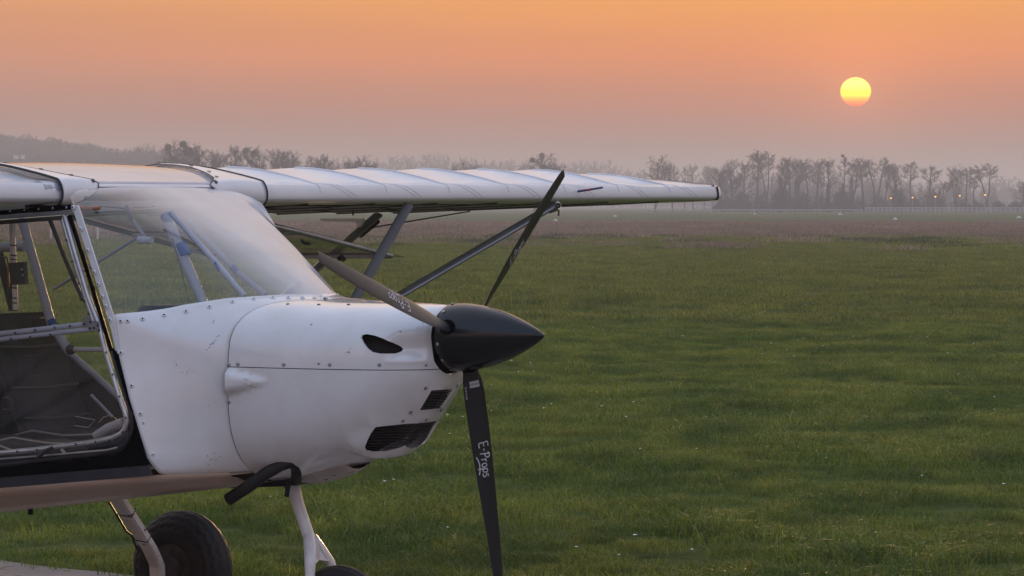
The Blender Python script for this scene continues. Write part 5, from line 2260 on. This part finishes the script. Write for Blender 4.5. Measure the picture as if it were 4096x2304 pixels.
# scrub at the foot of the trees
SCRUB = [to_mesh('twigs', scrub(900 + i, 4.0, 6.0, 1500, .65), M_bush) for i in range(3)]
scr = [(2900, 760, 1.1), (2968, 742, 1.2), (3045, 735, 1.3), (3130, 730, 1.3), (3212, 742, 1.2), (3290, 752, 1.1), (3368, 738, 1.2), (3440, 762, 1.0), (3520, 765, 1.1), (3590, 718, 1.0), (3660, 760, 1.0), (3738, 738, 1.35), (3840, 775, 1.2), (3905, 790, 1.0), (3995, 795, 1.0), (4065, 790, 1.1)]
for i, (u, vt, wd) in enumerate(scr):
    x, y = gpos(u, d=815 + 5 * (i % 3))
    h = EYE + (HZ - vtop if False else HZ - vt) * y / FPX
    o = empty('scrub_bush', (x, y, 0), i * 1.9)
    o.scale = (wd * .72, wd * .72, h / 7.4)
    link(bpy.data.objects.new('twigs', SCRUB[i % 3]), o)
    tag(o, ORD[i] + ' dark scrub bush from the wing tip under the right grove', 'bush', 'scrub under the right hand grove')
scr2 = [(640, 1.3), (760, 1.2), (880, 1.1), (1010, 1.3), (1130, 1.2), (1250, 1.2), (1380, 1.3), (1460, 1.1)]
for i, (u, wd) in enumerate(scr2):
    x, y = gpos(u, d=716)
    o = empty('scrub_bush', (x, y, 0), i * 2.3)
    o.scale = (wd * 1.6, wd, .85 + .1 * (i % 3))
    link(bpy.data.objects.new('twigs', SCRUB[i % 3]), o)
    tag(o, ORD[i] + ' dark scrub bush from the left under the trees behind the roof', 'bush', 'scrub under the left hand trees')

# far woods that read as one mass
LITE = [to_mesh('crown', gen_tree(500 + i, 15, .25, 4.2, 16, up=.5, fork=2 if i % 2 else 0, twig=.11, n2=5, n3=3, n4=0)[1], M_twig) for i in range(4)]
SCRUB_LITE = [to_mesh('twigs', scrub(950 + i, 4.0, 6.0, 260, 1.3), M_bush) for i in range(3)]
def merged_wood(name, spots, label, m_):
    VV, FF = [], []
    base = []
    for me in LITE:
        v = np.array([p.co[:] for p in me.vertices])
        f = np.array([p.vertices[:] for p in me.polygons])
        base.append((v, f))
    sc = [np.array([p.co[:] for p in me.vertices]) for me in SCRUB_LITE]
    sf = [np.array([p.vertices[:] for p in me.polygons]) for me in SCRUB_LITE]
    off = 0
    Vs, Fs4, Fs3 = [], [], []
    for i, (x, y, z, H, wd) in enumerate(spots):
        v, f = base[i % 4]
        a = i * 1.7
        c, s = math.cos(a), math.sin(a)
        k = H / v[:, 2].max()
        q = np.stack([(v[:, 0] * c - v[:, 1] * s) * k * wd + x, (v[:, 0] * s + v[:, 1] * c) * k * wd + y, v[:, 2] * k + z], 1)
        Vs.append(q)
        Fs4.append(f + off)
        off += len(q)
        v, f = sc[i % 3], sf[i % 3]
        q = np.stack([v[:, 0] * 1.5 * wd + x, v[:, 1] * 1.5 + y, v[:, 2] * (H * .8 / 6.2) + z], 1)
        Vs.append(q)
        Fs3.append(f + off)
        off += len(q)
    V = np.concatenate(Vs)
    me = bpy.data.meshes.new(name)
    me.from_pydata(V.tolist(), [], np.concatenate(Fs4).tolist() + np.concatenate(Fs3).tolist())
    me.materials.append(m_)
    o = link(bpy.data.objects.new(name, me))
    return tag(o, label, 'wood', kind='stuff')


rw = random.Random(77)
spots = []
prof_far = [(330, 640), (480, 600), (640, 628), (800, 645), (960, 645), (1200, 650), (1450, 645), (1520, 616), (1600, 622), (1680, 612), (1760, 608), (1830, 612), (1900, 630), (1990, 632), (2060, 640), (2180, 640), (2260, 650), (2310, 640), (2390, 636), (2440, 650), (2510, 668), (2560, 700), (2700, 715), (2860, 700), (3000, 690), (3200, 700), (3500, 715), (3700, 722), (3900, 735), (4000, 705), (4040, 700), (4090, 720), (4300, 715)]
for u in range(340, 4300, 34):
    uu = u + rw.uniform(-12, 12)
    d = rw.uniform(1750, 1950)
    vt = float(np.interp(uu, [p[0] for p in prof_far], [p[1] for p in prof_far])) + rw.uniform(-6, 10)
    H = EYE + (HZ - vt) * d / FPX
    x, y = gpos(uu, d=d)
    spots.append((x, y, 0, H, rw.uniform(.75, 1.05)))
for u in range(2885, 3990, 40):
    uu = u + rw.uniform(-9, 9)
    d = rw.uniform(1150, 1350)
    vt = float(np.interp(uu, [2880, 3030, 3300, 3560, 3720, 3990], [680, 668, 672, 690, 715, 725])) + rw.uniform(-8, 22)
    x, y = gpos(uu, d=d)
    spots.append((x, y, 0, EYE + (HZ - vt) * d / FPX, rw.uniform(.40, .62)))
merged_wood('bare_wood', spots, 'pale hazy bare wood along the horizon behind the nearer trees', M_twig)

# wooded hill on the left
hx = np.linspace(-900, -160, 40)
HV = []
HD = [1120, 1210, 1300, 1400, 1500]
def hill_h(u):
    vt = float(np.interp(u, [-900, -300, 0, 100, 250, 360, 430, 520, 600, 700, 800, 900], [520, 518, 520, 526, 542, 558, 572, 584, 594, 612, 650, 800]))
    return max(0, (HZ - vt) * 1300 / FPX - 6)
for u in np.linspace(-900, 960, 60):
    for k, d in enumerate(HD):
        hh = hill_h(u) * (0, .6, 1, .9, 0)[k]
        x, y = gpos(u, d=d)
        HV.append((x, y, hh - (.4 if k in (0, 4) else 0)))
M_hill = mat('hill_ground', (.05, .045, .038), .95, var=.3, var_scale=.02)
hill = fix_normals(mesh('hill', HV, grid_faces(60, 5), M_hill, None, smooth=True))
tag(hill, 'low wooded hill on the left horizon', 'hill', kind='structure')
spots = []
for u in np.arange(-600, 860, 13):
    for k in range(3):
        uu = u + rw.uniform(-6, 6)
        d = (1300, 1260, 1200)[k] + rw.uniform(-14, 14)
        x, y = gpos(uu, d=d)
        hz_ = hill_h(uu) * (1, .8, .45)[k]
        spots.append((x, y, hz_ - 1, rw.uniform(6, 8), 1.0))
merged_wood('hill_wood', spots, 'hazy bare wood covering the hill on the left', M_twig)

# two pale houses at the foot of the hill
M_render = mat('pale_house_wall', (.62, .60, .56), .8)
M_tile = mat('house_roof', (.16, .11, .09), .8)
for i, (u, w, lab) in enumerate(((66, 9, 'pale house below the hill, left one of two above the near wing'), (92, 7, 'smaller pale house below the hill, right one of two above the near wing'))):
    x, y = gpos(u, d=1175)
    hz0 = EYE + (HZ - 622) * 1175 / FPX
    o = empty('house', (x, y, hz0), .3)
    V, F = box_geo((0, 0, -1.5), (w * .42, 4, 3.0))
    mesh('wall', V, F, M_render, o)
    V = [(-w * .23, -2.3, 0), (w * .23, -2.3, 0), (w * .23, 2.3, 0), (-w * .23, 2.3, 0), (-w * .23, 0, 1.5), (w * .23, 0, 1.5)]
    mesh('roof', V, [(0, 1, 5, 4), (2, 3, 4, 5), (0, 4, 3), (1, 2, 5), (0, 3, 2, 1)], M_tile, o)
    o.scale = (.42, .42, .42)
    tag(o, lab, 'house', 'houses below the hill')

# ------------------------------------------------------------------ lamps, fence, runway markers
M_pole = mat('lamp_pole', (.18, .18, .18), .6)
M_glow = bpy.data.materials.new('amber_lamp')
M_glow.use_nodes = True
_b = M_glow.node_tree.nodes['Principled BSDF']
_b.inputs['Base Color'].default_value = (.6, .35, .1, 1)
_b.inputs['Emission Color'].default_value = (1.0, .50, .06, 1)
_b.inputs['Emission Strength'].default_value = 2.2
gl_v = []
for i in range(9):
    for j in range(12):
        a, b = math.pi * i / 8, 2 * math.pi * j / 12
        gl_v.append((math.sin(a) * math.cos(b) * .36, math.sin(a) * math.sin(b) * .36, math.cos(a) * .30))
gl_v = [(p[0] * .6, p[1] * .6, p[2] * .6) for p in gl_v]
LAMP_ME = bpy.data.meshes.new('lamp_globe')
LAMP_ME.from_pydata(gl_v, [], grid_faces(9, 12, cv=True))
LAMP_ME.materials.append(M_glow)
names = ['leftmost', 'second from the left', 'middle', 'second from the right', 'rightmost']
for i, (u, v, d) in enumerate(((3563, 792.6, 790), (3650, 790, 778), (3741, 787, 764), (3838, 783, 750), (3940, 780, 735))):
    x, y = gpos(u, d=d)
    h = EYE + (HZ - v) * d / FPX
    o = empty('lamp_post', (x, y, 0), 0)
    tube('pole', [(0, 0, 0), (0, 0, h - .25)], [.09, .06], M_pole, o, 8)
    lg = link(bpy.data.objects.new('lamp_globe', LAMP_ME), o)
    lg.location = (0, 0, h)
    tag(o, names[i] + ' of five lit amber lamps before the right hand grove', 'lamp', 'lit amber lamps')

M_fence = mat('white_fence_paint', (.36, .36, .37), .6)
FEN = empty('white_fence', (*gpos(3460, d=758), 0), 0)
tag(FEN, 'white post and rail fence at the foot of the right hand grove', 'fence')
fx0, fy0 = gpos(3460, d=758)
fx1, fy1 = gpos(4300, d=690)
nf = 46
post = bpy.data.meshes.new('post')
pv, pf = box_geo((0, 0, .58), (.16, .10, 1.16))
post.from_pydata([tuple(p) for p in pv], [], pf)
post.materials.append(M_fence)
for i in range(nf):
    o = link(bpy.data.objects.new('post', post), FEN)
    t = i / (nf - 1)
    o.location = ((fx1 - fx0) * t, (fy1 - fy0) * t, 0)
for z in (.40, .75, 1.08):
    bar('rail', (0, -.06, z), (fx1 - fx0, fy1 - fy0 - .06, z), .17, .05, (0, 0, 1), M_fence, FEN)
FEN2 = empty('low_rail', (*gpos(2500, d=762), 0), 0)
tag(FEN2, 'faint low pale rail running left from the white fence', 'fence')
gx0, gy0 = gpos(2500, d=762)
gx1, gy1 = gpos(3450, d=760)
bar('rail', (0, 0, .55), (gx1 - gx0, gy1 - gy0, .55), .22, .06, (0, 0, 1), M_fence, FEN2)
for i in range(12):
    o = link(bpy.data.objects.new('post', post), FEN2)
    t = i / 11
    o.location = ((gx1 - gx0) * t, (gy1 - gy0) * t + .1, 0)
    o.scale = (1, 1, .62)

M_marker = mat('white_marker', (.50, .50, .49), .7)
mk = bpy.data.meshes.new('runway_marker')
mk.from_pydata([(-.42, -.42, 0), (.42, -.42, 0), (.42, .42, 0), (-.42, .42, 0), (-.10, -.10, .42), (.10, -.10, .42), (.10, .10, .42), (-.10, .10, .42)], [], [(0, 1, 5, 4), (1, 2, 6, 5), (2, 3, 7, 6), (3, 0, 4, 7), (4, 5, 6, 7)])
mk.materials.append(M_marker)
for u, v, s, lab in ((2222, 884, .75, 'white runway marker just right of the strut top'), (2461, 866, .8, 'white runway marker under the middle of the outer wing'), (3019, 857, .8, 'small white runway marker right of the wing tip'),
                     (3360, 859, 1.1, 'white runway marker below the left part of the grove'), (3581, 879, .95, 'nearest white runway marker, below the leftmost lamp'), (4075, 872, .9, 'white runway marker at the right edge of the picture')):
    x, y = gpos(u, v)
    o = link(bpy.data.objects.new('runway_marker', mk))
    o.location = (x, y, 0)
    o.rotation_euler = (0, 0, .3 + u)
    s *= .72
    o.scale = (s, s, s)
    tag(o, lab, 'marker', 'white runway markers')
wp_me = bpy.data.meshes.new('white_post')
pv, pf = box_geo((0, 0, .45), (.14, .14, .9))
wp_me.from_pydata([tuple(p) for p in pv], [], pf)
wp_me.materials.append(M_marker)
for u, v, s, lab in ((2761, 842, 1.9, 'white post standing below the wing tip'), (2875, 846, 1.0, 'short white post right of the wing tip'), (3112, 846, 1.0, 'short white post below the left of the grove'), (3243, 846, 1.0, 'short white post right of the one below the grove edge'),
                     (203, 966, .36, 'white post seen through the near door, left one'), (390, 964, .36, 'white post seen through the windshield beside the pillar')):
    x, y = gpos(u, v)
    o = link(bpy.data.objects.new('white_post', wp_me))
    o.location = (x, y, 0)
    o.scale = (s * (1.5 if v > 900 else 1), s, s * (2.0 if v > 900 else 1))
    tag(o, lab, 'post', 'white posts on the field')

# ------------------------------------------------------------------ haze
M_haze = bpy.data.materials.new('evening_haze')
M_haze.use_nodes = True
nt = M_haze.node_tree
nt.nodes.clear()
ho = nt.nodes.new('ShaderNodeOutputMaterial')
pvn = nt.nodes.new('ShaderNodeVolumePrincipled')
pvn.inputs['Color'].default_value = (*HAZE_COLOR, 1)
pvn.inputs['Density'].default_value = HAZE_DENSITY
pvn.inputs['Anisotropy'].default_value = 0.2
nt.links.new(pvn.outputs[0], ho.inputs['Volume'])
V, F = box_geo((0, 2200, 17), (9400, 5200, 38))
hz_o = fix_normals(mesh('haze', V, F, M_haze))
tag(hz_o, 'thin evening haze over the whole airfield', 'haze', kind='stuff')
